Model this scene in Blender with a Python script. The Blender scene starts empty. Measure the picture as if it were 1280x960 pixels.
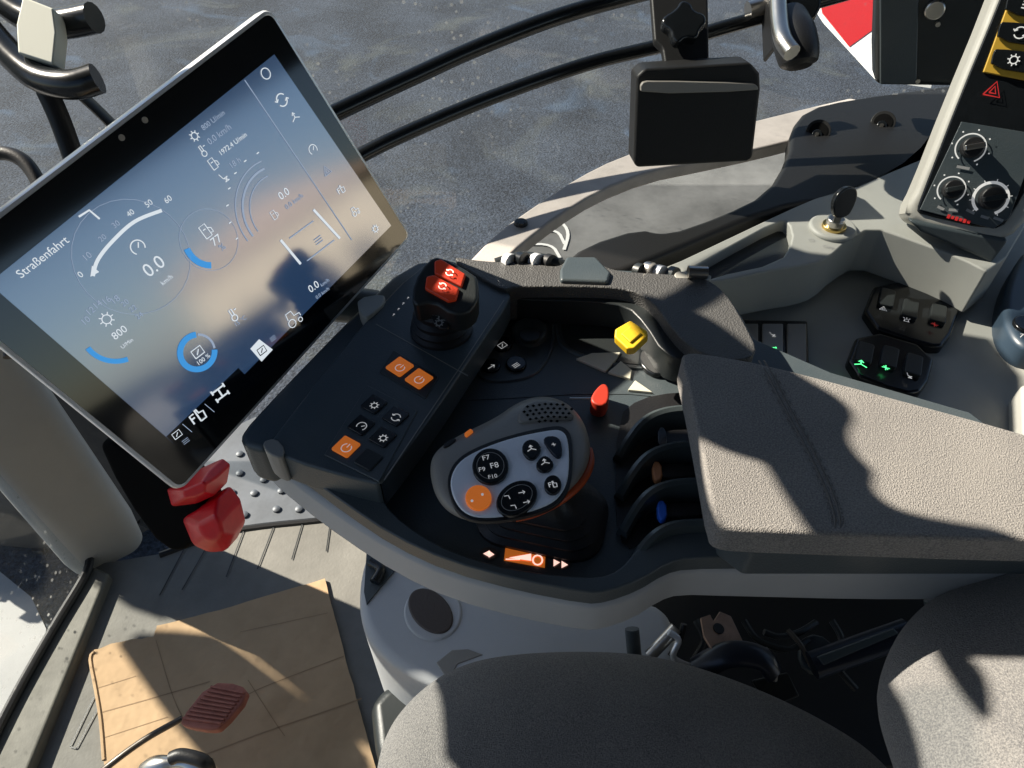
import bpy, bmesh, math, random
from mathutils import Vector, Matrix
random.seed(4)
S = bpy.context.scene
COL = S.collection
# ------------------------------------------------------------------ camera
PITCH = math.radians(46.0); F = 900.0
CAM = Vector((0, 0, 1.08))
cd = bpy.data.cameras.new('camera'); cam = bpy.data.objects.new('camera', cd); COL.objects.link(cam)
cd.sensor_width = 36; cd.lens = F / 1280 * 36; cd.clip_start = .01; cd.clip_end = 500
cam.location = CAM; cam.rotation_euler = (math.pi / 2 - PITCH, 0, 0)
S.camera = cam
# ------------------------------------------------------------------ world, sun, exposure
SUN_EL = math.radians(38.0)
SUN_AZ = math.atan2(-.92, .39)          # azimuth from +Y towards +X
w = bpy.data.worlds.new('World'); S.world = w; w.use_nodes = True
nt = w.node_tree; bg = nt.nodes['Background']
sky = nt.nodes.new('ShaderNodeTexSky'); sky.sky_type = 'NISHITA'; sky.sun_disc = False
sky.sun_elevation = SUN_EL; sky.sun_rotation = SUN_AZ; sky.air_density = 1.0; sky.dust_density = .6
nt.links.new(sky.outputs[0], bg.inputs[0]); bg.inputs[1].default_value = .05
sd = Vector((math.sin(SUN_AZ) * math.cos(SUN_EL), math.cos(SUN_AZ) * math.cos(SUN_EL), math.sin(SUN_EL)))
ld = bpy.data.lights.new('sun', 'SUN'); ld.energy = 5.0; ld.angle = math.radians(.5); ld.color = (1, .91, .77)
lo = bpy.data.objects.new('sun', ld); COL.objects.link(lo); lo.rotation_euler = sd.to_track_quat('Z', 'Y').to_euler()
S.view_settings.view_transform = 'Standard'; S.view_settings.look = 'None'
S.view_settings.exposure = 1.3; S.view_settings.gamma = 1
# ------------------------------------------------------------------ geometry helpers
CP, SP = math.cos(PITCH), math.sin(PITCH)
def ray(u, v):                            # direction with unit depth
    x = (u - 640) / F; y = (480 - v) / F
    return Vector((x, CP + y * SP, -SP + y * CP))
class PL:                                 # a plane in the cab, points picked on it by direction of sight
    def __init__(s, o, n):
        s.o = Vector(o); s.n = Vector(n).normalized()
        if s.n.dot(CAM - s.o) < 0: s.n = -s.n
    def hit(s, u, v):
        r = ray(u, v); return CAM + r * ((s.o - CAM).dot(s.n) / r.dot(s.n))
    def up(s, h): return PL(s.o + s.n * h, s.n)
    def basis(s, p0, p1):                 # ex along p0->p1 (pixels), ey to the left of it as seen
        a = s.hit(*p0); b = s.hit(*p1); ex = (b - a).normalized(); return a, b, ex, s.n.cross(ex)
def Z(z): return PL((0, 0, z), (0, 0, 1))
def D(u, v, d): return CAM + ray(u, v) * d
def P3(a, b, c):
    A, B, C_ = D(*a), D(*b), D(*c); return PL(A, (B - A).cross(C_ - A))
def chaikin(pts, k=2, closed=True):
    for _ in range(k):
        n = len(pts); o = []
        rng = range(n) if closed else range(n - 1)
        if not closed: o.append(pts[0])
        for i in rng:
            a, b = pts[i], pts[(i + 1) % n]
            o.append(tuple(a[j] * .75 + b[j] * .25 for j in range(len(a))))
            o.append(tuple(a[j] * .25 + b[j] * .75 for j in range(len(a))))
        if not closed: o.append(pts[-1])
        pts = o
    return pts
def catmull(P, k=8):
    P = [Vector(p) for p in P]; o = []
    for i in range(len(P) - 1):
        a = P[max(i - 1, 0)]; b = P[i]; c = P[i + 1]; d = P[min(i + 2, len(P) - 1)]
        for j in range(k):
            t = j / k
            o.append(.5 * ((2 * b) + (c - a) * t + (2 * a - 5 * b + 4 * c - d) * t * t + (3 * b - a - 3 * c + d) * t ** 3))
    o.append(P[-1]); return o
# ------------------------------------------------------------------ object helpers
def link(name, me, parent=None, mats=()):
    o = bpy.data.objects.new(name, me); COL.objects.link(o)
    for m in mats: me.materials.append(m)
    if parent: o.parent = parent
    return o
def wloc(o):
    v = Vector((0, 0, 0))
    while o: v += o.location; o = o.parent
    return v
def mesh(name, V, Fc, m, parent=None, smooth=True, bevel=0, seg=3, ang=35, sub=0):
    c = sum((Vector(v) for v in V), Vector()) / len(V)
    me = bpy.data.meshes.new(name); me.from_pydata([tuple(Vector(v) - c) for v in V], [], Fc)
    bm = bmesh.new(); bm.from_mesh(me); bmesh.ops.recalc_face_normals(bm, faces=bm.faces[:]); bm.to_mesh(me); bm.free()
    for p in me.polygons: p.use_smooth = smooth
    o = link(name, me, parent, [m]); o.location = c - wloc(parent) if parent else c
    if bevel:
        b = o.modifiers.new('bevel', 'BEVEL'); b.width = bevel; b.segments = seg; b.limit_method = 'ANGLE'; b.angle_limit = math.radians(ang)
        b.harden_normals = True; b.miter_outer = 'MITER_ARC'
    elif smooth and not sub:
        e = o.modifiers.new('split', 'EDGE_SPLIT'); e.split_angle = math.radians(40)
    if sub:
        s = o.modifiers.new('sub', 'SUBSURF'); s.levels = sub; s.render_levels = sub
    return o
def prism(name, pts, vec, m, parent=None, **k):
    n = len(pts); V = [Vector(p) for p in pts] + [Vector(p) + vec for p in pts]
    Fc = [list(range(n)), list(range(2 * n - 1, n - 1, -1))] + [[i, (i + 1) % n, n + (i + 1) % n, n + i] for i in range(n)]
    return mesh(name, V, Fc, m, parent, **k)
def slab(name, px, pl, th, m, parent=None, k=2, down=False, **kw):
    pts = [pl.hit(*p) for p in (chaikin(px, k) if k else px)]
    return prism(name, pts, Vector((0, 0, -th)) if down else -pl.n * th, m, parent, **kw)
def circ(c, ex, ey, rx, ry=None, n=32, a0=0, a1=2 * math.pi, end=False):
    ry = ry or rx; N = n + 1 if end else n
    return [c + ex * rx * math.cos(a0 + (a1 - a0) * i / n) + ey * ry * math.sin(a0 + (a1 - a0) * i / n) for i in range(N)]
def disc(name, u, v, pl, r, h, m, parent=None, n=32, sink=.002, **kw):
    c = pl.hit(u, v) - pl.n * sink; _, _, ex, ey = pl.basis((u, v), (u + 5, v))
    return prism(name, [p + pl.n * (h + sink) for p in circ(c, ex, ey, r, n=n)], -pl.n * (h + sink), m, parent, **kw)
def loft(name, rings, m, parent=None, cap=True, **kw):
    n = len(rings[0]); V = [p for r in rings for p in r]; Fc = []
    for i in range(len(rings) - 1):
        for j in range(n): Fc.append([i * n + j, i * n + (j + 1) % n, (i + 1) * n + (j + 1) % n, (i + 1) * n + j])
    if cap: Fc += [list(range(n)), list(range((len(rings) - 1) * n, len(rings) * n))]
    return mesh(name, V, Fc, m, parent, **kw)
def tube(name, pts, r, m, parent=None, n=12, k=6, flat=1.0, fn=None, **kw):
    P = catmull(pts, k) if k else [Vector(p) for p in pts]
    rings = []; prev = None
    for i, p in enumerate(P):
        t = (P[min(i + 1, len(P) - 1)] - P[max(i - 1, 0)]).normalized()
        a = (prev - t * prev.dot(t)).normalized() if prev else t.cross(fn or Vector((0, 0, 1))).normalized()
        if a.length < .5: a = t.cross(Vector((1, 0, 0))).normalized()
        prev = a; b = t.cross(a); rr = r(i / (len(P) - 1)) if callable(r) else r
        rings.append([p + a * rr * math.cos(2 * math.pi * j / n) + b * rr * flat * math.sin(2 * math.pi * j / n) for j in range(n)])
    return loft(name, rings, m, parent, **kw)
class MB:                                 # collects flat strokes/pieces into one mesh
    def __init__(s): s.V = []; s.F = []
    def poly(s, pts):
        b = len(s.V); s.V += [Vector(p) for p in pts]; s.F.append(list(range(b, b + len(pts))))
    def ribbon(s, P, wd, n, closed=False):
        P = [Vector(p) for p in P]; N = len(P); b = len(s.V)
        for i, p in enumerate(P):
            q0 = P[(i - 1) % N] if (closed or i) else p; q1 = P[(i + 1) % N] if (closed or i < N - 1) else p
            t = (q1 - q0).normalized(); a = n.cross(t) * wd / 2; s.V += [p + a, p - a]
        for i in range(N if closed else N - 1):
            j = (i + 1) % N; s.F.append([b + 2 * i, b + 2 * i + 1, b + 2 * j + 1, b + 2 * j])
    def box(s, c, hx, hy, hz):
        b = len(s.V); c = Vector(c)
        for sx in (-1, 1):
            for sy in (-1, 1):
                for sz in (-1, 1): s.V.append(c + hx * sx + hy * sy + hz * sz)
        for f in ([0, 1, 3, 2], [4, 6, 7, 5], [0, 4, 5, 1], [2, 3, 7, 6], [0, 2, 6, 4], [1, 5, 7, 3]): s.F.append([b + i for i in f])
    def build(s, name, m, parent=None, **k): return mesh(name, s.V, s.F, m, parent, **k)
def lettering(mb, body, pl, p0, p1, lift=.0004, h=None, bold=0):
    """text laid on the plane with its baseline running from pixel p0 to p1"""
    cu = bpy.data.curves.new('t', 'FONT'); cu.body = body; cu.size = 1; cu.resolution_u = 3
    if bold: cu.offset = bold
    o = bpy.data.objects.new('t', cu); COL.objects.link(o)
    dg = bpy.context.evaluated_depsgraph_get(); me = bpy.data.meshes.new_from_object(o.evaluated_get(dg))
    xs = [v.co.x for v in me.vertices] or [0, 1]; x0, x1 = min(xs), max(xs)
    a, b, ex, ey = pl.basis(p0, p1); s = (b - a).length / max(x1 - x0, 1e-4); sy = s if h is None else h
    base = len(mb.V)
    for v in me.vertices: mb.V.append(a + ex * (v.co.x - x0) * s + ey * v.co.y * sy + pl.n * lift)
    for p in me.polygons: mb.F.append([base + i for i in p.vertices])
    bpy.data.objects.remove(o); bpy.data.curves.remove(cu); bpy.data.meshes.remove(me)
def arc(a0, a1, r=1, n=14, cx=0, cy=0): return [(cx + r * math.cos(math.radians(a0 + (a1 - a0) * i / n)), cy + r * math.sin(math.radians(a0 + (a1 - a0) * i / n))) for i in range(n + 1)]
ICON = {
 'ring': [arc(0, 360)], 'power': [arc(120, 420), [(0, 1.1), (0, .1)]], 'dial': [arc(-40, 220), [(0, -.1), (.5, .5)]],
 'fuel': [[(-.8, -1), (-.8, 1), (.3, 1), (.3, -1), (-.8, -1)], [(-.5, .3), (0, .3)], [(.3, .3), (.8, 0), (.8, -.7), (.4, -.6)]],
 'gear': [arc(0, 360, .6), [(-1, 0), (-.6, 0)], [(1, 0), (.6, 0)], [(0, 1), (0, .6)], [(0, -1), (0, -.6)], [(.7, .7), (.45, .45)], [(-.7, .7), (-.45, .45)], [(.7, -.7), (.45, -.45)], [(-.7, -.7), (-.45, -.45)]],
 'warn': [[(-1, -.8), (1, -.8), (0, 1), (-1, -.8)], [(-.4, -.45), (.4, -.45), (0, .4), (-.4, -.45)]],
 'tractor': [arc(0, 360, .5, 12, -.5, -.4), arc(0, 360, .28, 10, .7, -.6), [(-.8, .2), (-.7, 1), (.1, 1), (.2, .3), (1, .2), (1, -.2)]],
 'arrow': [[(-1, 0), (1, 0)], [(.4, .6), (1, 0), (.4, -.6)]], 'chev': [[(-.8, .6), (.5, .5), (.7, -.8)]],
 'box': [[(-1, -.8), (-1, .8), (1, .8), (1, -.8), (-1, -.8)], [(-.4, -.4), (.4, .4)]],
 'hand': [[(-.9, -.6), (-.9, .6), (-.3, .6)], [(-.9, .1), (-.4, .1)], [(0, -.8), (.8, -.8), (.9, .2), (.3, .3), (.2, .9), (0, .9), (0, -.8)]],
 'lift': [[(-1, -.6), (0, -.1), (1, -.6)], [(0, -.1), (0, .8)], [(-.4, .4), (0, .9), (.4, .4)]],
 'temp': [arc(0, 360, .5, 12, 0, -.5), [(-.2, 0), (-.2, 1), (.25, 1), (.25, 0)], [(.6, .6), (1, .6)]],
 'beacon': [[(-.8, -.8), (.8, -.8)], [(-.5, -.8), (-.5, .1), (.5, .1), (.5, -.8)], [(0, .4), (0, 1)], [(-.6, .4), (-.9, .8)], [(.6, .4), (.9, .8)]],
 'seat': [[(-.7, .9), (-.4, -.2), (.6, -.2)], [(-.4, -.9), (.6, -.9)], [(-.3, -.9), (.5, -.2)], [(.5, -.9), (-.3, -.2)]],
 'spark': [[(-1, 0), (1, 0)], [(0, 1), (0, -1)], [(-.6, .6), (.6, -.6)]],
 'diff': [[(-.9, .9), (-.9, .3)], [(.9, .9), (.9, .3)], [(-.9, .6), (.9, .6)], [(0, .6), (0, -.6)], [(-.9, -.6), (.9, -.6)], [(-.9, -.3), (-.9, -.9)], [(.9, -.3), (.9, -.9)]],
 'swap': [arc(30, 170, .9), arc(210, 350, .9), [(-1.2, .4), (-.9, .1), (-.5, .4)], [(1.2, -.4), (.9, -.1), (.5, -.4)]],
 'bars': [[(-.9, .5), (.9, .5)], [(-.9, 0), (.9, 0)], [(-.9, -.5), (.9, -.5)]],
}
def icon(mb, kind, pl, u, v, size, dir=(1, 0), wd=.18, lift=.0005):
    a, b, ex, ey = pl.basis((u, v), (u + dir[0], v + dir[1]))
    for l in ICON[kind]:
        mb.ribbon([a + (ex * x + ey * y) * size + pl.n * lift for x, y in l], size * wd, pl.n)
def thing(name, label, cat, at, group=None):
    o = bpy.data.objects.new(name, None); COL.objects.link(o); o.location = at; o.empty_display_size = .05
    return tag(o, label, cat, group)
def tag(o, label=None, cat=None, group=None, kind=None):
    if label: o['label'] = label
    if cat: o['category'] = cat
    if group: o['group'] = group
    if kind: o['kind'] = kind
    return o
# ------------------------------------------------------------------ materials
def mat(name, col, rough=.5, metal=0, spec=.5, bump=0, bscale=400, var=0, vscale=8, coat=0, col2=None, ior=None, emit=None, es=0, btype='noise', sheen=0, dist=.001):
    m = bpy.data.materials.new(name); m.use_nodes = True; t = m.node_tree; b = t.nodes['Principled BSDF']
    c = (*col, 1); b.inputs['Base Color'].default_value = c; b.inputs['Roughness'].default_value = rough
    b.inputs['Metallic'].default_value = metal; b.inputs['Specular IOR Level'].default_value = spec
    b.inputs['Coat Weight'].default_value = coat; b.inputs['Coat Roughness'].default_value = .05
    if ior: b.inputs['IOR'].default_value = ior
    if sheen: b.inputs['Sheen Weight'].default_value = sheen
    if emit: b.inputs['Emission Color'].default_value = (*emit, 1); b.inputs['Emission Strength'].default_value = es
    tc = t.nodes.new('ShaderNodeTexCoord')
    if bump:
        if btype == 'voronoi':
            n = t.nodes.new('ShaderNodeTexVoronoi'); n.inputs['Scale'].default_value = bscale; out = n.outputs['Distance']
        else:
            n = t.nodes.new('ShaderNodeTexNoise'); n.inputs['Scale'].default_value = bscale; n.inputs['Detail'].default_value = 3; out = n.outputs['Fac']
        t.links.new(tc.outputs['Object'], n.inputs['Vector'])
        bp = t.nodes.new('ShaderNodeBump'); bp.inputs['Strength'].default_value = bump; bp.inputs['Distance'].default_value = dist
        t.links.new(out, bp.inputs['Height']); t.links.new(bp.outputs[0], b.inputs['Normal'])
    if var or col2:
        n = t.nodes.new('ShaderNodeTexNoise'); n.inputs['Scale'].default_value = vscale; n.inputs['Detail'].default_value = 6; n.inputs['Roughness'].default_value = .65
        t.links.new(tc.outputs['Object'], n.inputs['Vector'])
        mx = t.nodes.new('ShaderNodeMix'); mx.data_type = 'RGBA'
        rp = t.nodes.new('ShaderNodeMapRange'); rp.inputs[1].default_value = .35; rp.inputs[2].default_value = .65
        t.links.new(n.outputs['Fac'], rp.inputs[0]); t.links.new(rp.outputs[0], mx.inputs[0])
        c2 = (*(col2 or [x * (1 - var) for x in col]), 1)
        mx.inputs[6].default_value = c; mx.inputs[7].default_value = c2
        t.links.new(mx.outputs[2], b.inputs['Base Color'])
        # dust and wear also vary the gloss
        r2 = t.nodes.new('ShaderNodeMapRange'); r2.inputs[3].default_value = max(rough - .08, .02); r2.inputs[4].default_value = min(rough + .12, 1)
        t.links.new(n.outputs['Fac'], r2.inputs[0]); t.links.new(r2.outputs[0], b.inputs['Roughness'])
    return m
def fabric(name, c1, c2):
    m = mat(name, c1, .95, spec=.15, bump=.9, bscale=1050, btype='voronoi', sheen=.1, dist=.0007)
    t = m.node_tree; b = t.nodes['Principled BSDF']; tc = t.nodes['Texture Coordinate']
    n = t.nodes.new('ShaderNodeTexNoise'); n.inputs['Scale'].default_value = 850; n.inputs['Detail'].default_value = 2
    n3 = t.nodes.new('ShaderNodeTexNoise'); n3.inputs['Scale'].default_value = 14; n3.inputs['Detail'].default_value = 4
    for q in (n, n3): t.links.new(tc.outputs['Object'], q.inputs['Vector'])
    ad = t.nodes.new('ShaderNodeMath'); ad.operation = 'MULTIPLY_ADD'; ad.inputs[1].default_value = .35; t.links.new(n3.outputs['Fac'], ad.inputs[0]); t.links.new(n.outputs['Fac'], ad.inputs[2])
    rp = t.nodes.new('ShaderNodeMapRange'); rp.inputs[1].default_value = .5; rp.inputs[2].default_value = .85; t.links.new(ad.outputs[0], rp.inputs[0])
    mx = t.nodes.new('ShaderNodeMix'); mx.data_type = 'RGBA'; mx.inputs[6].default_value = (*c1, 1); mx.inputs[7].default_value = (*c2, 1)
    t.links.new(rp.outputs[0], mx.inputs[0]); t.links.new(mx.outputs[2], b.inputs['Base Color'])
    return m
M = dict(
 dark=mat('charcoal plastic', (.052, .068, .076), .34, bump=.3, bscale=900, col2=(.068, .082, .088), vscale=11),
 darker=mat('black plastic', (.020, .024, .025), .36, bump=.2, bscale=900, var=.2, vscale=10),
 gloss=mat('gloss black', (.01, .012, .014), .2, var=.3, vscale=40), fin=mat('satin fin', (.055, .068, .072), .24, bump=.1, bscale=500),
 rubber=mat('black rubber', (.01, .01, .011), .45, bump=.2, bscale=500),
 padding=mat('grained padding', (.075, .074, .072), .5, bump=.7, bscale=620, btype='voronoi', dist=.0009),
 grey=mat('light grey shell', (.47, .48, .49), .5, bump=.2, bscale=1200, var=.1, vscale=5),
 side=mat('warm grey console', (.35, .355, .33), .5, bump=.2, bscale=1200, var=.1, vscale=5),
 white=mat('pale housing', (.42, .41, .37), .42, bump=.1, bscale=1000, var=.1, vscale=6),
 frame=mat('window frame', (.55, .50, .46), .6, bump=.2, bscale=500, var=.2, vscale=20),
 fender=mat('dusty fender', (.20, .20, .195), .6, var=.5, vscale=7, bump=.2, bscale=80),
 pillar=mat('pillar plastic', (.38, .375, .35), .55, bump=.2, bscale=900, var=.12, vscale=4),
 silver=mat('silver rim', (.80, .81, .83), .3, metal=.45),
 plate=mat('silver face plate', (.85, .88, .93), .35, bump=.05, bscale=600),
 griptop=mat('grip grey', (.26, .245, .22), .42, bump=.2, bscale=700),
 chrome=mat('worn metal', (.6, .57, .52), .28, metal=1, bump=.2, bscale=90),
 brass=mat('brass', (.62, .45, .16), .3, metal=1),
 bezel=mat('bezel glass', (.003, .004, .006), .07, ior=1.75),
 screen=mat('screen glass', (.01, .014, .02), .12, ior=3.2, emit=(.03, .07, .16), es=.24),  # blue emission stands in for sky reflected in the glass
 orange=mat('orange key', (.75, .17, .025), .45, emit=(1, .25, .03), es=.12, bump=.2, bscale=700),
 redkey=mat('red key', (.42, .03, .01), .4, emit=(1, .1, .02), es=.02, bump=.2, bscale=700),
 red=mat('red plastic', (.80, .004, .015), .35, var=.2, vscale=30),
 yellow=mat('yellow key', (.75, .48, .02), .4, var=.15, vscale=60),
 amber=mat('amber panel', (.6, .36, .04), .45),
 blue=mat('blue tab', (.02, .12, .6), .4),
 copper=mat('orange tab', (.5, .2, .08), .5),
 print=mat('pale print', (.7, .7, .68), .6, emit=(1, 1, 1), es=.10),
 printdim=mat('dim print', (.3, .3, .3), .6),
 redprint=mat('red print', (.5, .02, .02), .5, emit=(1, .05, .05), es=.06),
 pinkprint=mat('lit print', (.9, .6, .5), .5, emit=(1, .6, .5), es=.5),
 green=mat('green lamp', (.02, .3, .08), .4, emit=(.1, 1, .3), es=.9),
 glow=mat('screen glyph', (.0, .0, .0), .5, emit=(.85, .93, 1), es=.33),
 glowdim=mat('screen glyph dim', (.0, .0, .0), .5, emit=(.6, .75, 1), es=.2),
 glowblue=mat('screen blue', (.0, .0, .0), .5, emit=(.05, .30, .70), es=.4),
 screenbar=mat('screen bar', (.006, .007, .01), .08, ior=1.6),
 stud=mat('zinc plate', (.11, .125, .145), .5, metal=.2, var=.3, vscale=14, bump=.2, bscale=60),
 zinc=mat('brown zinc', (.45, .30, .22), .45, metal=.7, var=.35, vscale=40),
 cloth=fabric('grey upholstery', (.155, .148, .144), (.29, .272, .25)),
 seatcloth=fabric('seat upholstery', (.125, .124, .126), (.24, .232, .222)),
 stitch=mat('stitch', (.12, .11, .10), .9),
 mat=mat('rubber floor mat', (.20, .195, .175), .75, bump=.5, bscale=260, var=.25, vscale=9),
 sill=mat('sill trim', (.15, .145, .12), .6, bump=.2, bscale=400, var=.3, vscale=20),
 card=mat('cardboard', (.50, .345, .20), .85, bump=.9, bscale=16, col2=(.41, .28, .16), vscale=7, dist=.006),
 cardedge=mat('cardboard crease', (.30, .20, .115), .9),
 pedal=mat('pedal rubber', (.36, .12, .085), .7, bump=.3, bscale=500, var=.3, vscale=60),
 trimorange=mat('trim orange', (.6, .09, .015), .4),
 matt=mat('matt black foam', (.004, .004, .004), .95, spec=.1),
 trimblack=mat('neutral black trim', (.016, .016, .016), .5, spec=.3, bump=.2, bscale=600),
 redlever=mat('orange red lever', (.42, .03, .012), .5),
 steel=mat('painted rod', (.10, .085, .07), .35, metal=.4),
 tanwall=mat('tan render', (.80, .70, .52), .85, var=.2, vscale=2), redroof=mat('roof sheet', (.6, .45, .35), .7),
 tyre=mat('tyre', (.02, .02, .02), .8, bump=.5, bscale=90, col2=(.05, .045, .04), vscale=8),
 roof=mat('headliner', (.06, .06, .058), .9), navy=mat('navy tube', (.012, .017, .028), .3, metal=.2),
 sticker=mat('sticker', (.6, .62, .55), .6), whitep=mat('reflective white', (.7, .7, .68), .5), redp=mat('reflective red', (.42, .002, .002), .5, spec=.2),
 bluep=mat('blue lit plastic', (.03, .05, .075), .4), cream=mat('cream surface', (.6, .58, .47), .5), speaker=mat('brown cap', (.06, .045, .038), .5, bump=.3, bscale=300),
)
def asphalt():
    m = mat('asphalt', (.05, .053, .06), .9, bump=.6, bscale=60, dist=.02); t = m.node_tree; b = t.nodes['Principled BSDF']; tc = t.nodes['Texture Coordinate']
    a = t.nodes.new('ShaderNodeTexNoise'); a.inputs['Scale'].default_value = 70; a.inputs['Detail'].default_value = 5; a.inputs['Roughness'].default_value = .8
    c = t.nodes.new('ShaderNodeTexNoise'); c.inputs['Scale'].default_value = 1.6; c.inputs['Detail'].default_value = 6
    for q in (a, c): t.links.new(tc.outputs['Object'], q.inputs['Vector'])
    r = t.nodes.new('ShaderNodeValToRGB'); e = r.color_ramp.elements
    e[0].position = .40; e[0].color = (.004, .007, .013, 1); e[1].position = .70; e[1].color = (.070, .090, .125, 1)
    ad = t.nodes.new('ShaderNodeMath'); ad.operation = 'MULTIPLY_ADD'; ad.inputs[1].default_value = .3
    su = t.nodes.new('ShaderNodeMath'); su.operation = 'SUBTRACT'; su.inputs[1].default_value = .15
    t.links.new(c.outputs['Fac'], ad.inputs[0]); t.links.new(a.outputs['Fac'], ad.inputs[2]); t.links.new(ad.outputs[0], su.inputs[0]); t.links.new(su.outputs[0], r.inputs[0])
    p = t.nodes.new('ShaderNodeTexNoise'); p.inputs['Scale'].default_value = .9; p.inputs['Detail'].default_value = 8; p.inputs['Roughness'].default_value = .62; p.inputs['Distortion'].default_value = .8
    g = t.nodes.new('ShaderNodeTexNoise'); g.inputs['Scale'].default_value = 1.3; g.inputs['Detail'].default_value = 8; g.inputs['Distortion'].default_value = 1.5
    mp = t.nodes.new('ShaderNodeMapping'); mp.inputs['Location'].default_value = (7, 3, 0); t.links.new(tc.outputs['Object'], p.inputs['Vector']); t.links.new(tc.outputs['Object'], mp.inputs[0]); t.links.new(mp.outputs[0], g.inputs['Vector'])
    last = r.outputs[0]
    for src, lo, hi_, col in ((p, .56, .66, (.13, .14, .115, 1)), (g, .60, .70, (.09, .15, .24, 1))):
        q = t.nodes.new('ShaderNodeMapRange'); q.inputs[1].default_value = lo; q.inputs[2].default_value = hi_; q.inputs[4].default_value = .28; t.links.new(src.outputs['Fac'], q.inputs[0])
        mx = t.nodes.new('ShaderNodeMix'); mx.data_type = 'RGBA'; t.links.new(q.outputs[0], mx.inputs[0]); t.links.new(last, mx.inputs[6]); mx.inputs[7].default_value = col; last = mx.outputs[2]
    # slab joints
    t.links.new(last, b.inputs['Base Color']); return m
M['asphalt'] = asphalt()
M['paving'] = mat('pale paving', (.42, .42, .41), .85, var=.15, vscale=3, bump=.3, bscale=40)
M['stain'] = mat('worn pale asphalt', (.075, .08, .065), .9, var=.5, vscale=6)
M['bluemark'] = mat('faded blue marking', (.10, .17, .27), .8, col2=(.03, .045, .07), vscale=9)
def glass(name, tint, refl, dust):
    m = bpy.data.materials.new(name); m.use_nodes = True; t = m.node_tree; t.nodes.clear()
    out = t.nodes.new('ShaderNodeOutputMaterial'); tr = t.nodes.new('ShaderNodeBsdfTransparent'); tr.inputs[0].default_value = (*tint, 1)
    gl = t.nodes.new('ShaderNodeBsdfGlossy'); gl.inputs['Roughness'].default_value = .02
    lw = t.nodes.new('ShaderNodeLayerWeight'); lw.inputs[0].default_value = .5
    pw = t.nodes.new('ShaderNodeMath'); pw.operation = 'POWER'; pw.inputs[1].default_value = 4; t.links.new(lw.outputs['Facing'], pw.inputs[0])
    fr = t.nodes.new('ShaderNodeMapRange'); fr.inputs[3].default_value = .03; fr.inputs[4].default_value = .6; t.links.new(pw.outputs[0], fr.inputs[0])
    m1 = t.nodes.new('ShaderNodeMixShader'); t.links.new(fr.outputs[0], m1.inputs[0]); t.links.new(tr.outputs[0], m1.inputs[1]); t.links.new(gl.outputs[0], m1.inputs[2])
    df = t.nodes.new('ShaderNodeBsdfDiffuse'); df.inputs[0].default_value = (.5, .5, .48, 1)
    tl = t.nodes.new('ShaderNodeBsdfTranslucent'); tl.inputs[0].default_value = (.5, .5, .48, 1)
    ds = t.nodes.new('ShaderNodeMixShader'); ds.inputs[0].default_value = .5; t.links.new(df.outputs[0], ds.inputs[1]); t.links.new(tl.outputs[0], ds.inputs[2])
    tc = t.nodes.new('ShaderNodeTexCoord'); v = t.nodes.new('ShaderNodeTexVoronoi'); v.inputs['Scale'].default_value = 62
    n = t.nodes.new('ShaderNodeTexNoise'); n.inputs['Scale'].default_value = 6; n.inputs['Detail'].default_value = 5
    n2 = t.nodes.new('ShaderNodeTexNoise'); n2.inputs['Scale'].default_value = 300; n2.inputs['Detail'].default_value = 2
    for q in (v, n, n2): t.links.new(tc.outputs['Object'], q.inputs['Vector'])
    r = t.nodes.new('ShaderNodeMapRange'); r.inputs[1].default_value = .20; r.inputs[2].default_value = .10; t.links.new(v.outputs['Distance'], r.inputs[0])
    r3 = t.nodes.new('ShaderNodeMapRange'); r3.inputs[1].default_value = .45; r3.inputs[2].default_value = .7; r3.inputs[4].default_value = .95; t.links.new(n.outputs['Fac'], r3.inputs[0])
    mu = t.nodes.new('ShaderNodeMath'); mu.operation = 'MULTIPLY'; t.links.new(r.outputs[0], mu.inputs[0]); t.links.new(r3.outputs[0], mu.inputs[1])
    r2 = t.nodes.new('ShaderNodeMapRange'); r2.inputs[1].default_value = .3; r2.inputs[2].default_value = .8; r2.inputs[3].default_value = dust * .4; r2.inputs[4].default_value = dust * 2; t.links.new(n2.outputs['Fac'], r2.inputs[0])
    ad = t.nodes.new('ShaderNodeMath'); ad.use_clamp = True; t.links.new(mu.outputs[0], ad.inputs[0]); t.links.new(r2.outputs[0], ad.inputs[1])
    m2 = t.nodes.new('ShaderNodeMixShader'); t.links.new(ad.outputs[0], m2.inputs[0]); t.links.new(m1.outputs[0], m2.inputs[1]); t.links.new(ds.outputs[0], m2.inputs[2])
    t.links.new(m2.outputs[0], out.inputs[0]); return m
M['glass'] = glass('dusty window glass', (.93, .95, .96), .1, .02)
V3 = Vector
JP = P3((560, 600, .500), (720, 560, .520), (640, 650, .478))
# ------------------------------------------------------------------ THE SETTING
G = -1.6
def sheet(name, x0, x1, y0, y1, z, m, th=.3):
    o = prism(name, [V3((x0, y0, z)), V3((x1, y0, z)), V3((x1, y1, z)), V3((x0, y1, z))], V3((0, 0, -th)), m, None, smooth=False); return tag(o, kind='structure')
sheet('ground', -60, 60, -60, 60, G, M['asphalt'])
def gpatch(name, px, m, z): return tag(slab(name, px, Z(z), .003, m, k=1, smooth=False), kind='structure')
gpatch('paving', [(-700, 560), (-30, 690), (62, 765), (45, 850), (0, 905), (-500, 1150), (-1200, 900)], M['paving'], G + .006)
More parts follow.
